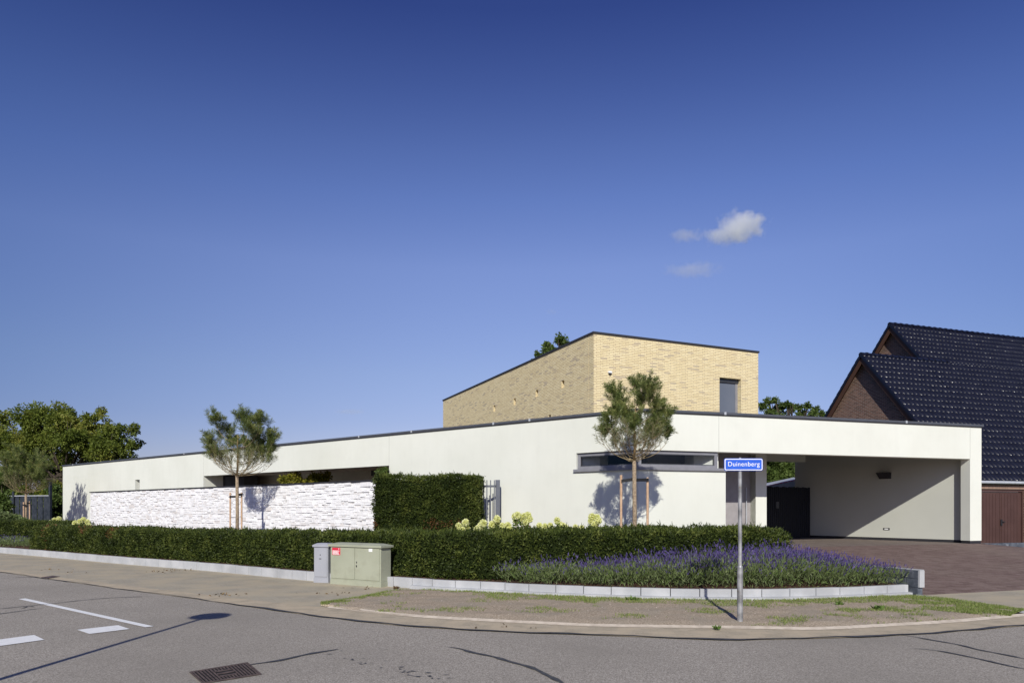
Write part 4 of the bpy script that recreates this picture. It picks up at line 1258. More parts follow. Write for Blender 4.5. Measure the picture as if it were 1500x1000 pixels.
# ------------------------------------------------------------------ broadleaf trees
def broad(name, D, trunk_u, clumps, leaf_n, leaf_s, m, label, z0=.3, seed=1, group=None, gap=.0, depth=1.0, catn='tree'):
    rnd = random.Random(seed)
    tp = P(trunk_u, 745, D)
    o = empty(name, (tp.x, tp.y, z0), label, catn, group)
    tr = MB()
    cs = []
    for (u, y, r) in clumps:
        R_ = r / F * D
        c = P(u, y, D + rnd.uniform(-1, 1) * R_ * depth)
        cs.append((c, R_))
    top = max(c.z for c, _ in cs)
    h = top - z0
    mid = Vector((tp.x, tp.y, z0 + h * .35))
    tr.tube([(tp.x, tp.y, z0), mid, Vector((tp.x, tp.y, z0 + h * .62))], [h * .03, h * .024, h * .012], 9)
    for c, R_ in cs:
        a = Vector((tp.x, tp.y, z0 + h * rnd.uniform(.25, .5)))
        m_ = a.lerp(c, .55) + Vector((0, 0, -R_ * .15))
        tr.tube([a, m_, c], [h * .012, h * .008, h * .003], 6)
        for _ in range(4):
            e = c + Vector([rnd.gauss(0, 1) * R_ * .5 for _ in range(3)])
            tr.tube([m_.lerp(c, .6), e], [h * .005, h * .0015], 4)
    tr.build('trunk', M['darkbark'], o, smooth=True)
    tot = sum(R_ ** 2 for _, R_ in cs)
    C_ = []; D_ = []
    for c, R_ in cs:
        n = int(leaf_n * R_ ** 2 / tot)
        # sub clumps
        k = 30
        sd = unit(rng.normal(size=(k, 3))); sr = rng.uniform(.35, .92, (k, 1))
        sc_ = np.array(c) + sd * sr * R_ * np.array([1, 1, .82])
        idx = rng.integers(0, k, n)
        off = rng.normal(size=(n, 3)); off = unit(off) * (rng.random((n, 1)) ** .45) * R_ * .25 * rng.uniform(.6, 1.4, (k, 1))[idx]
        C_.append(sc_[idx] + off); D_.append(unit(off) * .7 + unit(sc_[idx] - np.array(c)) * .4 + rng.normal(size=(n, 3)) * .5 + np.array([0, 0, -.25]))
    C_ = np.concatenate(C_); D_ = np.concatenate(D_)
    v, f_ = leaf_quads(C_, D_, rng.uniform(.7, 1.3, len(C_)) * leaf_s, leaf_s * .55)
    fast_mesh('crown', v, f_, m, o)
    return o

broad('broadleaf_tree', 52, 95, [(66, 620, 34), (100, 640, 34), (45, 660, 40), (150, 650, 30), (46, 612, 26), (88, 606, 22), (20, 650, 30), (62, 642, 34), (108, 628, 28), (138, 616, 18), (148, 602, 8), (134, 650, 32), (168, 634, 20), (172, 662, 26), (196, 628, 11), (198, 650, 12), (120, 680, 34), (72, 686, 36), (30, 692, 34), (160, 684, 24), (-20, 640, 40), (-30, 690, 45), (90, 720, 32), (45, 730, 30), (6, 612, 14), (188, 674, 14)],
      88000, .19, M['leaf'], 'wide yellowish green tree rising behind the left end of the house', seed=4)
broad('broadleaf_tree', 48, 812, [(822, 497, 9), (826, 505, 9), (802, 508, 8), (808, 516, 12), (789, 519, 5), (836, 507, 5), (798, 530, 20), (825, 535, 22), (815, 560, 30)], 12000, .2, M['leaf_green'], 'treetop peeping over the left slope of the yellow brick box', seed=6)
broad('broadleaf_tree', 52, 1160, [(1118, 594, 7), (1126, 587, 6), (1135, 586, 5), (1142, 596, 8), (1153, 592, 6), (1160, 598, 7), (1170, 596, 6), (1183, 594, 6), (1196, 599, 5), (1204, 606, 6), (1130, 604, 9), (1190, 607, 9), (1175, 606, 8), (1150, 625, 26), (1190, 630, 22), (1125, 632, 22)], 18000, .18, M['leaf_green'], 'green tree showing between the brick box and the dark tiled roof', seed=9)
broad('garden_tree', 33, 1142, [(1132, 680, 14), (1150, 686, 14), (1142, 698, 16), (1128, 700, 13), (1158, 702, 14), (1145, 715, 18), (1140, 668, 12)], 9000, .2, M['leaf_green'], 'shaded tree seen through the back of the carport', seed=12)
# shrubs left behind the fence
broad('shrub', 43, 84, [(82, 735, 12), (84, 750, 14), (80, 764, 14), (78, 718, 9), (88, 765, 10)], 9000, .2, M['leaf_green'], 'dark green shrub between the wooden fence and the white house end', seed=14, catn='shrub')
broad('shrub', 60, 20, [(10, 735, 26), (50, 742, 24), (-25, 735, 30), (80, 745, 20), (110, 740, 20)], 12000, .3, M['leaf_green'], 'dense green shrubbery behind the dark wooden fence at far left', seed=15, catn='shrub')
# climbing plant at far left before the fence
broad('climbing_shrub', 36, 4, [(2, 700, 10), (6, 712, 9), (2, 728, 10), (10, 740, 8), (3, 750, 12), (-10, 740, 14)], 6000, .14, M['leaf_green'], 'light green climbing plant covering left end of the dark fence', seed=18, catn='shrub')
broad('ornamental_grass_bush', 33, 12, [(8, 760, 11), (22, 762, 9), (-6, 760, 12), (34, 765, 7)], 5000, .14, M['lav_leaf'], 'grey green bush in front of the dark fence at far left', seed=19, catn='shrub')
# plant in the patio
pc = FL.s_of(445)
pd = FL.at(pc, 0.9, 0).y
broad('patio_shrub', pd, 452, [(418, 703, 9), (432, 698, 9), (441, 705, 8), (466, 700, 10), (480, 696, 6), (456, 706, 10), (425, 712, 12), (475, 706, 9), (470, 714, 12)], 3600, .12, M['leaf_yellow'], 'yellow green shrub standing in the long patio opening', z0=GZ, seed=23, catn='shrub', depth=.3)
pd2 = FL.at(FL.s_of(560), 0.35, 0).y
broad('patio_creeper', pd2 - .6, 562, [(556, 690, 5), (564, 688, 5), (560, 695, 6), (566, 697, 5), (556, 702, 6), (562, 708, 8)], 1800, .07, M['leaf_green'], 'small dark leaved creeper at right end of the patio opening', z0=GZ, seed=25, catn='shrub', depth=.2)

# ------------------------------------------------------------------ hydrangeas
def hydrangea(u, y, D, heads, label):
    """heads: (du, dy, r) in photo px round the plant"""
    c = P(u, y, D)
    o = empty('hydrangea', (c.x, c.y, .5), label, 'flowering shrub', 'cream hydrangeas in the hedge border')
    st = MB(); Lc = []; Ld = []
    for (du, dy, r) in heads:
        R_ = r / F * D
        h = P(u + du, y + dy, D + random.uniform(-.15, .15))
        b0 = Vector((c.x + random.uniform(-.05, .05), c.y, .5))
        st.tube([b0, b0.lerp(h, .6) + Vector((0, 0, .03)), h], [.008, .006, .005], 5)
        n = int(520)
        off = unit(rng.normal(size=(n, 3))) * (rng.random((n, 1)) ** .2)
        off[:, 2] *= 1.12; off[:, 0] *= .95
        cc = np.array(h) + off * R_ * .78
        v, f_ = leaf_quads(cc, off + rng.normal(size=(n, 3)) * .6, .045, .036)
        fast_mesh('flower_head', v, f_, M['hyd_flower'], o)
        for _ in range(26):
            t = random.uniform(.5, .97); p = b0.lerp(h, t)
            Lc.append(np.array(p)); Ld.append(np.array([random.uniform(-1, 1), random.uniform(-1, 1), random.uniform(-.1, .5)]))
    st.build('stems', M['twig'], o)
    v, f_ = leaf_quads(np.array(Lc), np.array(Ld), rng.uniform(.07, .12, len(Lc)), .055)
    fast_mesh('leaves', v, f_, M['hyd_leaf'], o)
    return o
hydrangea(680, 770, 16.8, [(-8, 0, 4), (2, -5, 5), (-3, 6, 4), (5, 4, 3)], 'small cream hydrangea in front of the tall hedge, leftmost beside the bar fence')
hydrangea(704, 770, 16.6, [(0, 1, 6), (4, -4, 5), (-5, 5, 5), (8, 8, 4), (1, 10, 5)], 'cream hydrangea right in front of the tall hedge corner')
hydrangea(732, 766, 16.6, [(-11, 3, 6), (-4, 1, 5), (-4, -6, 5), (4, 5, 5), (12, 4, 5), (3, 11, 5), (15, 10, 5)], 'widest cream hydrangea at foot of the grey bar fence')
hydrangea(756, 762, 16.4, [(-2, -6, 4), (2, -7, 5), (-1, 0, 3)], 'slim cream hydrangea just right of the bar fence post')
hydrangea(770, 762, 16.5, [(-7, -3, 4), (-3, -6, 4), (3, -7, 5), (6, -2, 4), (0, 2, 4)], 'tallest cream hydrangea standing against the bare white wall')
hydrangea(798, 772, 16.4, [(-8, -2, 4), (0, -1, 4), (8, -2, 4), (-4, 4, 4), (4, 4, 4)], 'low row of cream hydrangea heads over the hedge middle')
hydrangea(820, 770, 16.3, [(-4, -8, 4), (0, -2, 4), (5, 0, 4), (9, 2, 3)], 'cream hydrangea left of the tree shadow on the white wall')
hydrangea(871, 763, 16.2, [(-4, -6, 5), (3, -5, 5), (6, -1, 4), (-6, 0, 3), (0, 5, 4)], 'cream hydrangea inside the tree shadow left of the right pine')
hydrangea(848, 772, 16.2, [(-5, 0, 3), (4, 1, 3)], 'tiny cream hydrangea between tree shadow and the low row')
hydrangea(80, 763, 29, [(-7, 2, 3), (0, -1, 4), (6, -3, 4), (12, 3, 3)], 'cream hydrangea beside the left end of the white house')
hydrangea(120, 764, 27, [(-10, 2, 4), (-3, 0, 4), (2, -3, 4), (7, 1, 5), (3, 5, 4), (10, 5, 3)], 'cream hydrangea at left end of the white stone wall')

# ------------------------------------------------------------------ grey bar fence next to the tall hedge
FF = Fr((-.95, 19.0), (-.36, 19.3), (0, 1))
bf_ = empty('bar_fence', FF.at(0, 0, .5), 'grey steel bar fence panel with thick post against the white wall', 'fence')
pp0 = P(728, 745, 19.3)
c = MB(); c.box(pp0.x - .045, pp0.x + .085, pp0.y - .06, pp0.y + .06, .45, CAMZ + .82); c.build('post', M['fencesteel'], bf_, bevel=.006)
c = MB(); 
r0 = P(700, 745, 19.2); r1 = P(727, 745, 19.3)
for z in (CAMZ + .64, .75):
    c = MB(); c.box(r0.x, r1.x, 19.24, 19.28, z - .03, z + .03); c.build('rail', M['fencesteel'], bf_)
for u in (703.5, 708.5, 713.3, 718.7, 724.2):
    p = P(u, 745, 19.26); c = MB(); c.box(p.x - .014, p.x + .014, 19.205, 19.235, .6, CAMZ + .81); c.build('bar', M['fencesteel'], bf_)

# ------------------------------------------------------------------ black gate in the carport
FG = Fr((8.35, 22.6), (10.45, 23.95), (0, 1))
bg = empty('slatted_gate', FG.at(0, 0, GZ), 'black vertical board gate closing the back of the carport', 'gate')
c = MB(); s = 0
while s < FG.L:
    FG.box(c, s, s + .09, 0, .03, GZ + .03, CAMZ + .745 + .012 * math.sin(s * 40)); s += .11
c.build('boards', M['blackgate'], bg)
c = MB()
for z in (GZ + .3, 1.6, 2.2): FG.box(c, 0, FG.L, .032, .08, z, z + .09)
c.build('rails', M['blackgate'], bg)
c = MB(); s = s_at(FG, 1138, 0); FG.box(c, s - .07, s + .07, -.03, -.002, CAMZ + .02, CAMZ + .24); c.build('letter_plate', M['darkframe'], bg)
# shed roof beyond
sh = empty('garden_shed', P(1142, 780, 27), 'pale roofed garden shed glimpsed beyond the black carport gate', 'shed')
a = P(1112, 714.5, 27); b_ = P(1172, 702, 25.5)
c = MB()
for k in range(1):
    c.hexa([(a.x, a.y, a.z - .22), (b_.x, b_.y, b_.z - .22), (b_.x + .8, b_.y + 2.5, b_.z - .02), (a.x + .8, a.y + 2.5, a.z - .02), a, b_, (b_.x + .8, b_.y + 2.5, b_.z + .2), (a.x + .8, a.y + 2.5, a.z + .2)])
c.build('roof', M['zinc'], sh)
c = MB(); c.prism([(a.x + .1, a.y + .15), (b_.x - .1, b_.y + .15), (b_.x + .7, b_.y + 2.4), (a.x + .9, a.y + 2.4)], .3, a.z - .25); c.build('wall', M['darkwood'], sh)
c = MB(); c.hexa([(a.x, a.y - .03, a.z + .005), (b_.x, b_.y - .03, b_.z + .005), (b_.x, b_.y + .02, b_.z + .005), (a.x, a.y + .02, a.z + .005), (a.x, a.y - .03, a.z + .035), (b_.x, b_.y - .03, b_.z + .035), (b_.x, b_.y + .02, b_.z + .035), (a.x, a.y + .02, a.z + .035)]); c.build('roof_edge', M['red'], sh)

# ------------------------------------------------------------------ left wooden fence
FW = Fr((-31.0, 41.5), (-27.4, 40.4), (0, 1))
wf = empty('wooden_fence', FW.at(0, 0, .5), 'dark blue grey fence of vertical boards with a light top rail at far left', 'fence')
c = MB(); s = 0; k = 0
while s < FW.L - .02:
    FW.box(c, s, s + .21, (0 if k % 2 else .035), (.03 if k % 2 else .065), .3, 2.43); s += .235; k += 1
c.build('boards', M['darkwood'], wf)
c = MB(); FW.box(c, -.02, FW.L + .02, -.01, .09, 2.435, 2.48); c.build('top_rail', M['zinc'], wf)
c = MB(); FW.box(c, FW.L + .0, FW.L + .12, -.03, .1, .3, CAMZ + .040 * 40.4); c.build('post', M['darkwood'], wf)
c = MB(); FW.box(c, .9, 1.02, -.06, -.01, .3, CAMZ + .026 * 41); c.build('post', M['darkwood'], wf)
s = s_at(FW, 19.5, 0); c = MB(); c.lathe(FW.at(s, -.06, CAMZ - .01), [(.05, 0), (.09, .06), (.04, .16)], 12); c.build('fence_lamp', M['whitep'], wf)

# ------------------------------------------------------------------ utility cabinets
def cabinet(name, a, b_, depth, zt, m, label, over, double):
    fr = Fr(a, b_, (0, 1))
    # a: left front foot, b_: right front foot
    o = empty(name, fr.at(fr.L / 2, 0, 0), label, 'utility cabinet')
    c = MB(); fr.box(c, 0, fr.L, 0, depth, 0, .12); c.build('plinth', m, o, bevel=.004)
    c = MB(); fr.box(c, .008, fr.L - .008, .008, depth - .008, .12, zt - .085); c.build('body', m, o, bevel=.004)
    ds = [(0.04, fr.L / 2 - .006), (fr.L / 2 + .006, fr.L - .04)] if double else [(.03, fr.L - .03)]
    drs = []
    for s0_, s1_ in ds:
        c = MB(); fr.box(c, s0_, s1_, -.006, .006, .15, zt - .10); drs.append(c.build('door', m, o, bevel=.002))
    # sloped lid
    c = MB(); e = over; z1 = zt - .085; z2 = z1 + .045; z3 = zt
    i = .13 if double else .06
    vs = [fr.at(-e, -e, z1), fr.at(fr.L + e, -e, z1), fr.at(fr.L + e, depth + e, z1), fr.at(-e, depth + e, z1),
          fr.at(-e, -e, z2), fr.at(fr.L + e, -e, z2), fr.at(fr.L + e, depth + e, z2), fr.at(-e, depth + e, z2),
          fr.at(i, i * .8, z3), fr.at(fr.L - i, i * .8, z3), fr.at(fr.L - i, depth - i * .8, z3), fr.at(i, depth - i * .8, z3)]
    c.add(vs, [(3, 2, 1, 0), (0, 1, 5, 4), (1, 2, 6, 5), (2, 3, 7, 6), (3, 0, 4, 7), (4, 5, 9, 8), (5, 6, 10, 9), (6, 7, 11, 10), (7, 4, 8, 11), (8, 9, 10, 11)])
    c.build('lid', m, o, bevel=.003)
    return o, fr, drs, zt
ca = G(483.5, 855.5); cb = G(558, 861)
o, fr, drs, zt = cabinet('utility_cabinet', (ca.x, ca.y), (cb.x, cb.y), .34, .93, M['cabgreen'], 'wide pale green double door utility cabinet with a red and white sticker', .035, True)
c = MB(); fr.box(c, fr.L / 2 + .05, fr.L / 2 + .065, -.016, -.007, .50, .54); c.build('lock', M['plinth'], drs[1]); c = MB(); fr.box(c, fr.L / 2 + .045, fr.L / 2 + .065, -.02, -.007, .42, .46); c.build('lock', M['plinth'], drs[1])
c = MB(); fr.box(c, .07, .31, -.0085, -.0065, .66, .82); st_ = c.build('warning_sticker', M['red'], drs[0])
def txt(body, size, fr_, s, d, z, m, parent, name='lettering', align='LEFT', extr=.001):
    cu = bpy.data.curves.new(name, 'FONT'); cu.body = body; cu.size = size; cu.space_character = 1.06; cu.extrude = extr; cu.align_x = align; cu.align_y = 'CENTER'
    tmp = bpy.data.objects.new(name, cu); scene.collection.objects.link(tmp)
    bpy.context.view_layer.update()
    dg = bpy.context.evaluated_depsgraph_get()
    me = bpy.data.meshes.new_from_object(tmp.evaluated_get(dg))
    me.materials.clear(); me.materials.append(m)
    bpy.data.objects.remove(tmp)
    t3 = Vector((fr_.t.x, fr_.t.y, 0)); n3 = Vector((-fr_.n.x, -fr_.n.y, 0)); p = fr_.at(s, d, z)
    for v in me.vertices:
        c_ = v.co.copy(); v.co = p + t3 * c_.x + Vector((0, 0, 1)) * c_.y + n3 * c_.z
    o_ = bpy.data.objects.new(name, me); link(o_)
    o_.parent = parent; o_.matrix_parent_inverse = parent.matrix_world.inverted()
    return o_
bpy.context.view_layer.update()
c = MB()
for (a, b_, z) in ((.085, .28, .745), (.085, .27, .71), (.085, .265, .695), (.085, .29, .76)):
    pass
for (s0_, s1_, z0_, z1_) in ((.085, .285, .745, .757), (.085, .235, .725, .735), (.085, .275, .708, .718), (.085, .26, .69, .70), (.085, .285, .672, .682), (.255, .28, .79, .805)):
    fr.box(c, s0_, s1_, -.0105, -.0086, z0_, z1_)
c.build('sticker_print', M['whitep'], st_)
c = MB(); fr.box(c, fr.L - .33, fr.L - .23, -.0085, -.0065, .76, .825); c.build('number_plate', M['whitep'], drs[1])
ga = G(458.5, 853.8); gb = G(483, 856)
gfa = Vector((ga.x, ga.y)); gdir = Vector((fr.t.x, fr.t.y))
gfb = gfa + (Vector((gb.x, gb.y)) - gfa).length * Vector((.97, -.24)) * 1.0
o2, fr2, drs2, zt2 = cabinet('utility_cabinet', (ga.x, ga.y + .04), (ga.x + .36, ga.y - .06), .3, .90, M['cabgrey'], 'narrow blue grey utility cabinet tucked against the left of the green one', .02, False)
c = MB(); fr2.box(c, .165, .185, -.012, -.0065, .63, .65); c.build('lock', M['plinth'], drs2[0]); c = MB(); fr2.box(c, .15, .20, -.012, -.0065, .545, .56); c.build('lock', M['plinth'], drs2[0])

# ------------------------------------------------------------------ street name sign
sp_ = G(1084, 911.5, .03)
sn = empty('street_sign', sp_, 'blue street name sign reading Duinenberg on a galvanised pole in the verge', 'street sign')
c = MB(); c.tube([(sp_.x, sp_.y, -.1), (sp_.x, sp_.y, .83)], .041, 16); c.tube([(sp_.x, sp_.y, .83), (sp_.x, sp_.y, .855)], [.041, .03], 16)
c.build('pole_base', M['galv'], sn, smooth=False)
c = MB(); c.tube([(sp_.x, sp_.y, .85), (sp_.x, sp_.y, 2.385)], .0275, 16); c.build('pole', M['galv'], sn)
FSg = Fr((sp_.x - .235, sp_.y - .045), (sp_.x + .31, sp_.y - .04), (0, 1))
def rrect(mb, fr_, s0_, s1_, z0_, z1_, r_, d0, d1):
    pts = []
    for cx, cz, a0_ in ((s1_ - r_, z0_ + r_, -90), (s1_ - r_, z1_ - r_, 0), (s0_ + r_, z1_ - r_, 90), (s0_ + r_, z0_ + r_, 180)):
        for k in range(6):
            a_ = math.radians(a0_ + 90 * k / 5); pts.append((cx + r_ * math.cos(a_), cz + r_ * math.sin(a_)))
    n_ = len(pts)
    vs = [fr_.at(p[0], d0, p[1]) for p in pts] + [fr_.at(p[0], d1, p[1]) for p in pts]
    mb.add(vs, [tuple(range(n_)), tuple(range(n_, 2 * n_))[::-1]] + [(i, i + n_, (i + 1) % n_ + n_, (i + 1) % n_) for i in range(n_)])
zs0, zs1 = 2.225, 2.39
c = MB(); rrect(c, FSg, 0, FSg.L, zs0, zs1, .022, 0, .02); pn = c.build('sign_panel', M['whitep'], sn)
c = MB(); rrect(c, FSg, .012, FSg.L - .012, zs0 + .012, zs1 - .012, .014, -.0022, 0.001); c.build('blue_field', M['blue'], pn)
# thin outer blue rim then white line as in the photo
c = MB(); rrect(c, FSg, -.006, FSg.L + .006, zs0 - .006, zs1 + .006, .026, .004, .018); c.build('sign_rim', M['blue'], pn)
txt('Duinenberg', .092, FSg, FSg.L / 2, -.0035, (zs0 + zs1) / 2 + .004, M['whitep'], pn, align='CENTER')
c = MB(); c.tube([(sp_.x, sp_.y, 2.385), (sp_.x, sp_.y, 2.41)], [.0285, .015], 12); c.build('pole_cap', M['galv'], sn)
c = MB(); c.box(sp_.x - .04, sp_.x + .04, sp_.y - .03, sp_.y + .03, 2.25, 2.28); c.build('clamp', M['galv'], sn)

# ------------------------------------------------------------------ drain grate and cover
gpts = [G(277, 984), G(363, 970), G(383, 987), G(296, 1001)]
o = empty('drain_grate', G(330, 985), 'rusty brown slotted drain grate set in the asphalt', 'drain')
c = MB(); c.add([(p.x, p.y, .0015) for p in gpts], [(0, 1, 2, 3)]); c.build('pit_dark', M['pit_dark'], o)  # flat black sheet painted for the shade down in the drain
a, b_, c_, d_ = [Vector((p.x, p.y)) for p in gpts]
def q2(s, t): return a.lerp(b_, s).lerp(d_.lerp(c_, s), t)
def barq(mb, s0, t0, s1, t1, z0=.002, z1=.008):
    mb.prism([q2(s0, t0), q2(s1, t0), q2(s1, t1), q2(s0, t1)], z0, z1)
gm = MB()
barq(gm, 0, 0, 1, .05); barq(gm, 0, .95, 1, 1); barq(gm, 0, .05, .025, .95); barq(gm, .975, .05, 1, .95)
nb = 17
for k in range(nb):
    s = .025 + .95 * (k + .5) / nb
    if 6 <= k <= 10:
        barq(gm, s - .012, .05, s + .012, .28); barq(gm, s - .012, .72, s + .012, .95)
    else: barq(gm, s - .012, .05, s + .012, .95)
barq(gm, .36, .28, .64, .34); barq(gm, .36, .66, .64, .72); barq(gm, .36, .46, .64, .54)
gm.build('grate_bars', M['iron'], o)
cv_ = [G(60, 846), G(78, 843.5), G(88, 845), G(70, 847.5)]
c = MB(); c.prism([(p.x, p.y) for p in cv_], .01, .02); tag(c.build('valve_cover', M['iron']), 'small rusty valve cover at the pavement edge on the left', 'valve cover')

# ------------------------------------------------------------------ street lamp (stands outside the frame, throws its shadow on the road)
hs = G(313, 900)
Lh = 4.1
bx_ = hs.x - .083 * Lh / .61; by_ = hs.y - Lh / .61
lp = empty('street_lamp', (bx_, by_, 0), 'slim grey street lamp with a flat round head at the kerb', 'street lamp')
c = MB(); c.tube([(bx_, by_, 0), (bx_, by_, 1), (bx_, by_, Lh - .15)], [.055, .045, .035], 14); c.build('pole', M['galv'], lp)
c = MB(); c.lathe((bx_, by_, Lh - .15), [(.04, -.02), (.17, .0), (.295, .06), (.28, .12), (.16, .2), (.04, .24)], 28); c.build('lamp_head', M['fencesteel'], lp, smooth=True)

# ------------------------------------------------------------------ neighbour's house
nh = empty('brick_house', (18.7, 26, .3), 'brown brick house with steep glossy black tiled roof and twin gables', 'house')
NR = Vector((.947, .320)).normalized(); NP = Vector((-NR.y, NR.x))
E0 = Vector((16.8, 25.35)); ZE = CAMZ + 1.09; SL = 1.19
def nb_(t, w, z): 
    p = E0 + NR * t + NP * w; return Vector((p.x, p.y, z))
T_UP = 3.54; T_END = 12.6; W1_, W2_ = 4.75, 6.49
def tiles(name, t0, t1, w0_, w1_, parent, flip=False, wr=None):
    """tiled slope between ridge-parallel t and horizontal run w; wr = ridge run for the rear slope"""
    tw = 0.235; ch = 0.345 / math.sqrt(1 + SL * SL)     # horizontal run of a course
    nt_ = int((t1 - t0) / tw * 9); 
    cs_ = []; w = w0_
    while w < w1_ - .01:
        cs_.append((w, min(w + ch * 1.0, w1_))); w += ch
    vs = []; fs = []
    nn_ = Vector((NP.x * -SL, NP.y * -SL, 1)).normalized()
    if flip: nn_ = Vector((NP.x * SL, NP.y * SL, 1)).normalized()
    for (wa, wb) in cs_:
        base_ = len(vs)
        for row, (ww, lift) in enumerate(((wa - .03, -.005), (wa - .034, .018), (wa - .026, .040), (wa - .006, .053), ((wa + wb) / 2, .036), (wb - .02, .016))):
            for i in range(nt_ + 1):
                t = t0 + (t1 - t0) * i / nt_
                ph = (t / tw) % 1.0
                prof = .042 * max(0, math.sin(PI * min(1, ph / .62))) ** 1.2 if ph < .62 else -.012 * math.sin(PI * (ph - .62) / .38)
                z = ZE + SL * ww
                if wr is not None: pos = nb_(t, 2 * wr - ww, z)
                else: pos = nb_(t, ww, z)
                vs.append(pos + nn_ * (lift + prof))
        for row in range(5):
            for i in range(nt_):
                a_ = base_ + row * (nt_ + 1) + i
                fs.append((a_, a_ + 1, a_ + nt_ + 2, a_ + nt_ + 1))
    # glints put into the shape: small facets added facing between sun and camera
    if wr is None:
        hn = Vector((-.30, -.93, .17)).normalized()
        for (wa, wb) in cs_:
            k = math.ceil(t0 / tw)
            while (k + .3) * tw < t1:
                if random.random() < .45: k += 1; continue
                t = (k + .2) * tw
                nrm = (hn + Vector([random.gauss(0, .13) for _ in range(3)])).normalized()
                a_ = nrm.cross(Vector((0, 0, 1))).normalized(); b2 = nrm.cross(a_)
                p = nb_(t, wa - .032, ZE + SL * (wa - .032)) + nn_ * .062 + nrm * .004
                i0 = len(vs)
                vs += [p - a_ * .017 - b2 * .012, p + a_ * .017 - b2 * .012, p + a_ * .017 + b2 * .012, p - a_ * .017 + b2 * .012]
                fs.append((i0, i0 + 1, i0 + 2, i0 + 3)); k += 1
    V_ = np.array([tuple(v) for v in vs]); F_ = np.array(fs)
    if wr is not None: F_ = F_[:, ::-1]
    return fast_mesh(name, V_, F_, M['tile'], parent, smooth=True)
tiles('front_roof_slope', 0, T_END, 0, W1_, nh)
tiles('front_roof_slope', T_UP, T_END, W1_ - .01, W2_, nh)
tiles('rear_roof_slope', 0, T_UP + .3, 1.5, W1_, nh, True, W1_)
tiles('rear_roof_slope', T_UP, T_END, 0, W2_, nh, True, W2_)
# underlay so nothing shows through
c = MB()
def quad(mb, pts): mb.add(pts, [(0, 1, 2, 3)])
def zz(w): return ZE + SL * w - .06
quad(c, [nb_(0.02, .02, zz(.02)), nb_(T_END, .02, zz(.02)), nb_(T_END, W1_, zz(W1_)), nb_(0.02, W1_, zz(W1_))])
quad(c, [nb_(T_UP, W1_, zz(W1_)), nb_(T_END, W1_, zz(W1_)), nb_(T_END, W2_, zz(W2_)), nb_(T_UP, W2_, zz(W2_))])
quad(c, [nb_(0.02, W1_, zz(W1_)), nb_(T_UP + .3, W1_, zz(W1_)), nb_(T_UP + .3, 2 * W1_, zz(0)), nb_(.02, 2 * W1_, zz(0))])
quad(c, [nb_(T_UP, W2_, zz(W2_)), nb_(T_END, W2_, zz(W2_)), nb_(T_END, 2 * W2_, zz(0)), nb_(T_UP, 2 * W2_, zz(0))])
c.build('roof_underlay', M['barge'], nh)
# ridge tiles
def ridge(t0, t1, W_):
    c = MB(); t = t0; z = ZE + SL * W_ + .03
    while t < t1:
        n_ = 8; L_ = .36
        for (ta, tb_, ra, rb) in ((t, t + L_ * .82, .11, .10), (t + L_ * .80, t + L_ + .01, .125, .125)):
            vs = []
            for tt, r_ in ((ta, ra), (tb_, rb)):
                for k in range(n_ + 1):
                    a_ = PI * k / n_ ; p = nb_(tt, W_, z)
                    off = NP * (math.cos(a_) * r_ * 1.05)
                    vs.append((p.x + off.x, p.y + off.y, z - .04 + math.sin(a_) * r_))
            fs = [(k, k + 1, n_ + 2 + k, n_ + 1 + k) for k in range(n_)] + [tuple(range(n_ + 1)), tuple(range(n_ + 1, 2 * n_ + 2))[::-1]]
            c.add(vs, fs)
        t += L_
    return c.build('ridge_tiles', M['tile'], nh, smooth=False)
ridge(-.05, T_UP + 1.2, W1_)
ridge(T_UP - .05, T_END + .05, W2_)
# verges and barge boards, gable walls
def gable(t, W_, wlow, wfar, name):
    c = MB(); 
    for side in (0, 1):
        step = .212; w = wlow if side == 0 else max(0, 2 * W_ - wfar)
        lim = W_
        while w < lim - .02:
            wb = min(w + step, lim)
            pts = []
            for (ww, l0, l1) in ((w, -.10, .085), (wb, -.10, .055)):
                wq = ww if side == 0 else 2 * W_ - ww
                z = ZE + SL * ww
                pts.append([nb_(t - .06, wq, z + l0), nb_(t - .06, wq, z + l1), nb_(t + .14, wq, z + l1), nb_(t + .14, wq, z + l0)])
            a_, b2 = pts
            c.add(a_ + b2, [(0, 1, 2, 3), (7, 6, 5, 4), (0, 4, 5, 1), (1, 5, 6, 2), (2, 6, 7, 3), (3, 7, 4, 0)])
            w = wb
    c.build('verge_tiles', M['tile'], nh)
    c = MB()
    for side in (0, 1):
        pts = []
        for ww in ((wlow if side == 0 else max(0, 2 * W_ - wfar)), W_):
            wq = ww if side == 0 else 2 * W_ - ww; z = ZE + SL * ww
            pts.append([nb_(t - .0, wq, z - .38), nb_(t - .0, wq, z - .10), nb_(t + .03, wq, z - .10), nb_(t + .03, wq, z - .38)])
        a_, b2 = pts
        c.add(a_ + b2, [(0, 1, 2, 3), (7, 6, 5, 4), (0, 4, 5, 1), (1, 5, 6, 2), (2, 6, 7, 3), (3, 7, 4, 0)])
    c.build('barge_board', M['barge'], nh)
    tw_ = t + .28
    c = MB()
    vs = [nb_(tw_, wlow + .25, .3), nb_(tw_, min(wfar, 2 * W_), .3), nb_(tw_, min(wfar, 2 * W_), ZE + SL * (2 * W_ - min(wfar, 2 * W_)) - .08), nb_(tw_, W_, ZE + SL * W_ - .1), nb_(tw_, wlow + .25, ZE + SL * (wlow + .25) - .08)]
    vs2 = [v + Vector((NR.x * .25, NR.y * .25, 0)) for v in vs]
    n_ = 5
    c.add(vs + vs2, [tuple(range(5)), tuple(range(5, 10))[::-1]] + [(i, i + 5, (i + 1) % 5 + 5, (i + 1) % 5) for i in range(5)])
    c.build(name, M['redbrick'], nh)
gable(0, W1_, .0, 2 * W1_, 'gable_wall')
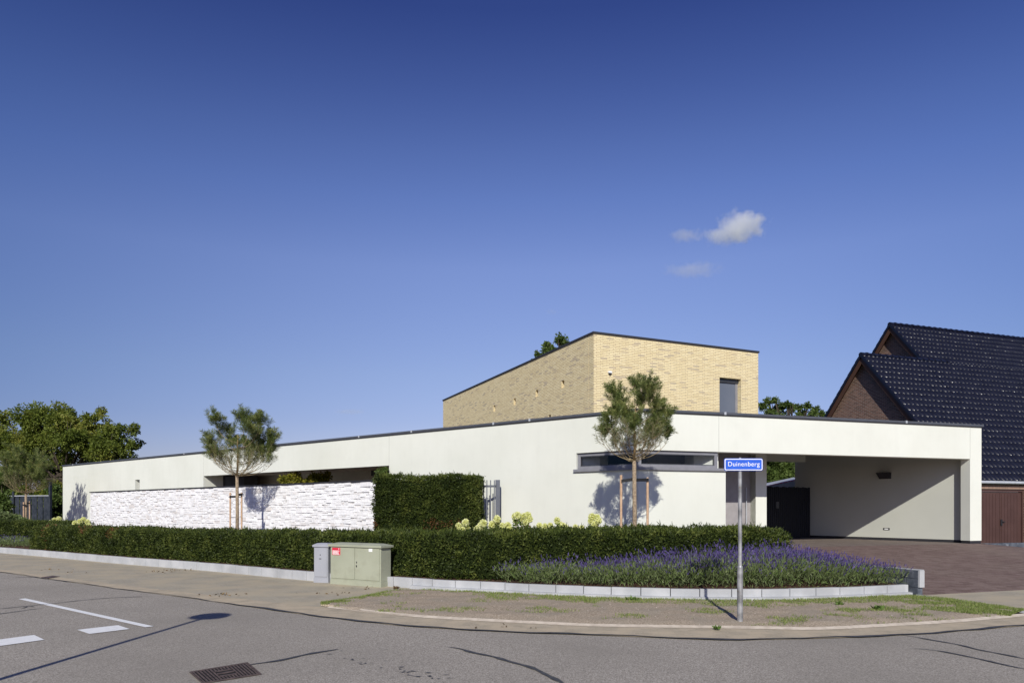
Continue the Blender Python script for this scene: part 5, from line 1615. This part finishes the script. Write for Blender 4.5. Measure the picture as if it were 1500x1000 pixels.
gable(T_UP, W2_, 3.2, 2 * W2_, 'gable_wall')
# soffit of gables is dark brown board
# front wall with garage doors, lintel, gutter
tD0 = None
FN = Fr(nb_(.28, .09, 0).xy, nb_(T_END, .09, 0).xy, NP)
sG0 = s_at(FN, 1436, .1); sG1 = s_at(FN, 1497, .1)
zd = CAMZ + .745 - .0; 
Dd = FN.at(sG1, 0, 0).y
zl0 = CAMZ + (745 - 716.5) / F * Dd; zl1 = CAMZ + (745 - 711.2) / F * Dd
c = MB(); sG0 -= 1.0
FN.box(c, 0, sG0, 0, .25, .3, ZE - .13); FN.box(c, sG1, FN.L, 0, .25, .3, ZE - .13); c.build('front_wall', M['redbrick'], nh)
c = MB(); FN.box(c, sG0, sG1 + .0, 0, .25, zl0, zl1 + .02); c.build('lintel', M['lintel'], nh)
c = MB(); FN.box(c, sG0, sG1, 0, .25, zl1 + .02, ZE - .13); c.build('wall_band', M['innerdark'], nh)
gd = MB()
sm = s_at(FN, 1464.5, .1)
def gdoor(a_, b2):
    g_ = MB()
    FN.box(g_, a_, b2, .10, .13, .32, zl0 - .1)
    g = g_.build('garage_door', M['garage'], nh)
    st_ = MB(); w_ = .085; n_ = int((b2 - a_ - .12) / .16)
    pw_ = (b2 - a_ - .12) / n_
    for k in range(n_):
        FN.box(st_, a_ + .06 + k * pw_ + .008, a_ + .06 + (k + 1) * pw_ - .008, .088, .0995, .36, zl0 - .18)
    st_.build('door_boards', M['garage'], g)
    return g
g1 = gdoor(sG0 + .06, sm - .01); g2 = gdoor(sm + .01, sG1 - .06)
c = MB(); FN.box(c, sG0, sG0 + .055, .05, .13, .32, zl0); FN.box(c, sG1 - .055, sG1, .05, .13, .32, zl0); FN.box(c, sG0 + .055, sG1 - .055, .05, .13, zl0 - .095, zl0 - .002); c.build('door_frame', M['garage'], nh)
zhd = CAMZ + (745 - 763.5) / F * Dd
c = MB(); FN.box(c, sm + .02, sm + .08, .05, .087, zhd - .14, zhd + .09); c.tube([FN.at(sm + .05, .03, zhd), FN.at(sm + .19, .03, zhd)], .016, 8); c.build('door_handle', M['plinth'], g2)
c = MB()
gc = [nb_(t, -.36, ZE - .38) for t in (-.0, T_END)]
z_g = CAMZ + (745 - 703.4) / F * Dd
pA = nb_(.05, -.06, ZE - .09); pB = nb_(T_END, -.06, ZE - .09)
c.tube([pA, pB], .06, 10); c.build('gutter', M['zinc'], nh)
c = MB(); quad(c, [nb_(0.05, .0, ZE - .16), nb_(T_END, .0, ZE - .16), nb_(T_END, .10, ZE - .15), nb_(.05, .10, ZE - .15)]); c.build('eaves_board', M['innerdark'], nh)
# bluestone kerb between driveway and neighbour's yard
FK = Fr((14.02, 20.60), (18.5, 21.55), (0, 1))
c = MB(); s = 0
while s < 4.4:
    FK.box(c, s + .004, s + .996, 0, .14, -.05, .625 + .01 * math.sin(s * 7)); s += 1.0
tag(c.build('stone_edging', M['darkstone']), 'blue grey stone edging in front of the brown garage doors', 'kerb')

# ------------------------------------------------------------------ clouds: real volumes far off
def cloud_mat(name, dens, sc, seed, thr):
    m = bpy.data.materials.new(name); m.use_nodes = True; nt = m.node_tree
    nt.nodes.remove(nt.nodes['Principled BSDF'])
    pv_ = nd(nt, 'ShaderNodeVolumePrincipled'); pv_.inputs['Color'].default_value = (.97, .985, 1, 1); pv_.inputs['Anisotropy'].default_value = 0.0
    tc = nd(nt, 'ShaderNodeTexCoord')
    mp = nd(nt, 'ShaderNodeMapping'); mp.inputs['Location'].default_value = (-.5, -.5, -.5)
    nt.links.new(tc.outputs['Generated'], mp.inputs['Vector'])
    ln = nd(nt, 'ShaderNodeVectorMath', operation='LENGTH'); nt.links.new(mp.outputs[0], ln.inputs[0])
    mr = nd(nt, 'ShaderNodeMapRange'); mr.inputs['From Min'].default_value = .5; mr.inputs['From Max'].default_value = .12
    mr.inputs['To Min'].default_value = -.35; mr.inputs['To Max'].default_value = .30
    nt.links.new(ln.outputs['Value'], mr.inputs['Value'])
    n = nd(nt, 'ShaderNodeTexNoise'); n.inputs['Scale'].default_value = sc; n.inputs['Detail'].default_value = 7; n.inputs['Roughness'].default_value = .62
    mp2 = nd(nt, 'ShaderNodeMapping'); mp2.inputs['Location'].default_value = (seed, seed * 2, 0)
    nt.links.new(tc.outputs['Object'], mp2.inputs['Vector']); nt.links.new(mp2.outputs[0], n.inputs['Vector'])
    ad = nd(nt, 'ShaderNodeMath', operation='ADD'); nt.links.new(mr.outputs[0], ad.inputs[0]); nt.links.new(n.outputs['Fac'], ad.inputs[1])
    sb_ = nd(nt, 'ShaderNodeMapRange'); sb_.inputs['From Min'].default_value = thr; sb_.inputs['From Max'].default_value = thr + .34; sb_.inputs['To Max'].default_value = dens
    nt.links.new(ad.outputs[0], sb_.inputs['Value']); nt.links.new(sb_.outputs[0], pv_.inputs['Density'])
    nt.links.new(pv_.outputs[0], nt.nodes['Material Output'].inputs['Volume'])
    return m
def cloud(parts, D, dens, seed, thr, label):
    o = empty('cloud', P(parts[0][0], parts[0][1], D), label, 'cloud', 'small white clouds')
    o['kind'] = 'structure'
    for i, (u, y, rx, ry, *dd_) in enumerate(parts):
        me = bpy.data.meshes.new('cloud_puff')
        import bmesh as _bm
        bm = _bm.new(); _bm.ops.create_icosphere(bm, subdivisions=3, radius=1.0)
        c_ = P(u, y, D + (i * 3)); k = D / F
        for v in bm.verts: v.co = Vector((v.co.x * rx * k, v.co.y * rx * k * .6, v.co.z * ry * k))
        bm.to_mesh(me); bm.free()
        me.materials.append(cloud_mat('cloud_volume', dd_[0] if dd_ else dens, 1 / (14 * k), seed + i * 3.7, thr))
        p_ = bpy.data.objects.new('cloud_puff', me); link(p_); p_.location = c_
        p_.parent = o; p_.matrix_parent_inverse = o.matrix_world.inverted()
    return o
cloud([(1088, 330, 58, 40), (1062, 345, 60, 24, .03), (1004, 346, 44, 17, .018)], 1500, .055, 4.3, .50, 'larger white cloud above the right part of the house')
cloud([(1014, 396, 74, 17)], 1500, .010, 5.1, .50, 'thin wispy cloud below the larger white one')
cloud([(514, 603, 42, 7)], 1800, .008, 8.2, .50, 'faint low cloud over the left roof line')
cloud([(808, 457, 20, 7)], 1800, .006, 9.2, .50, 'tiny faint cloud above the yellow brick box')
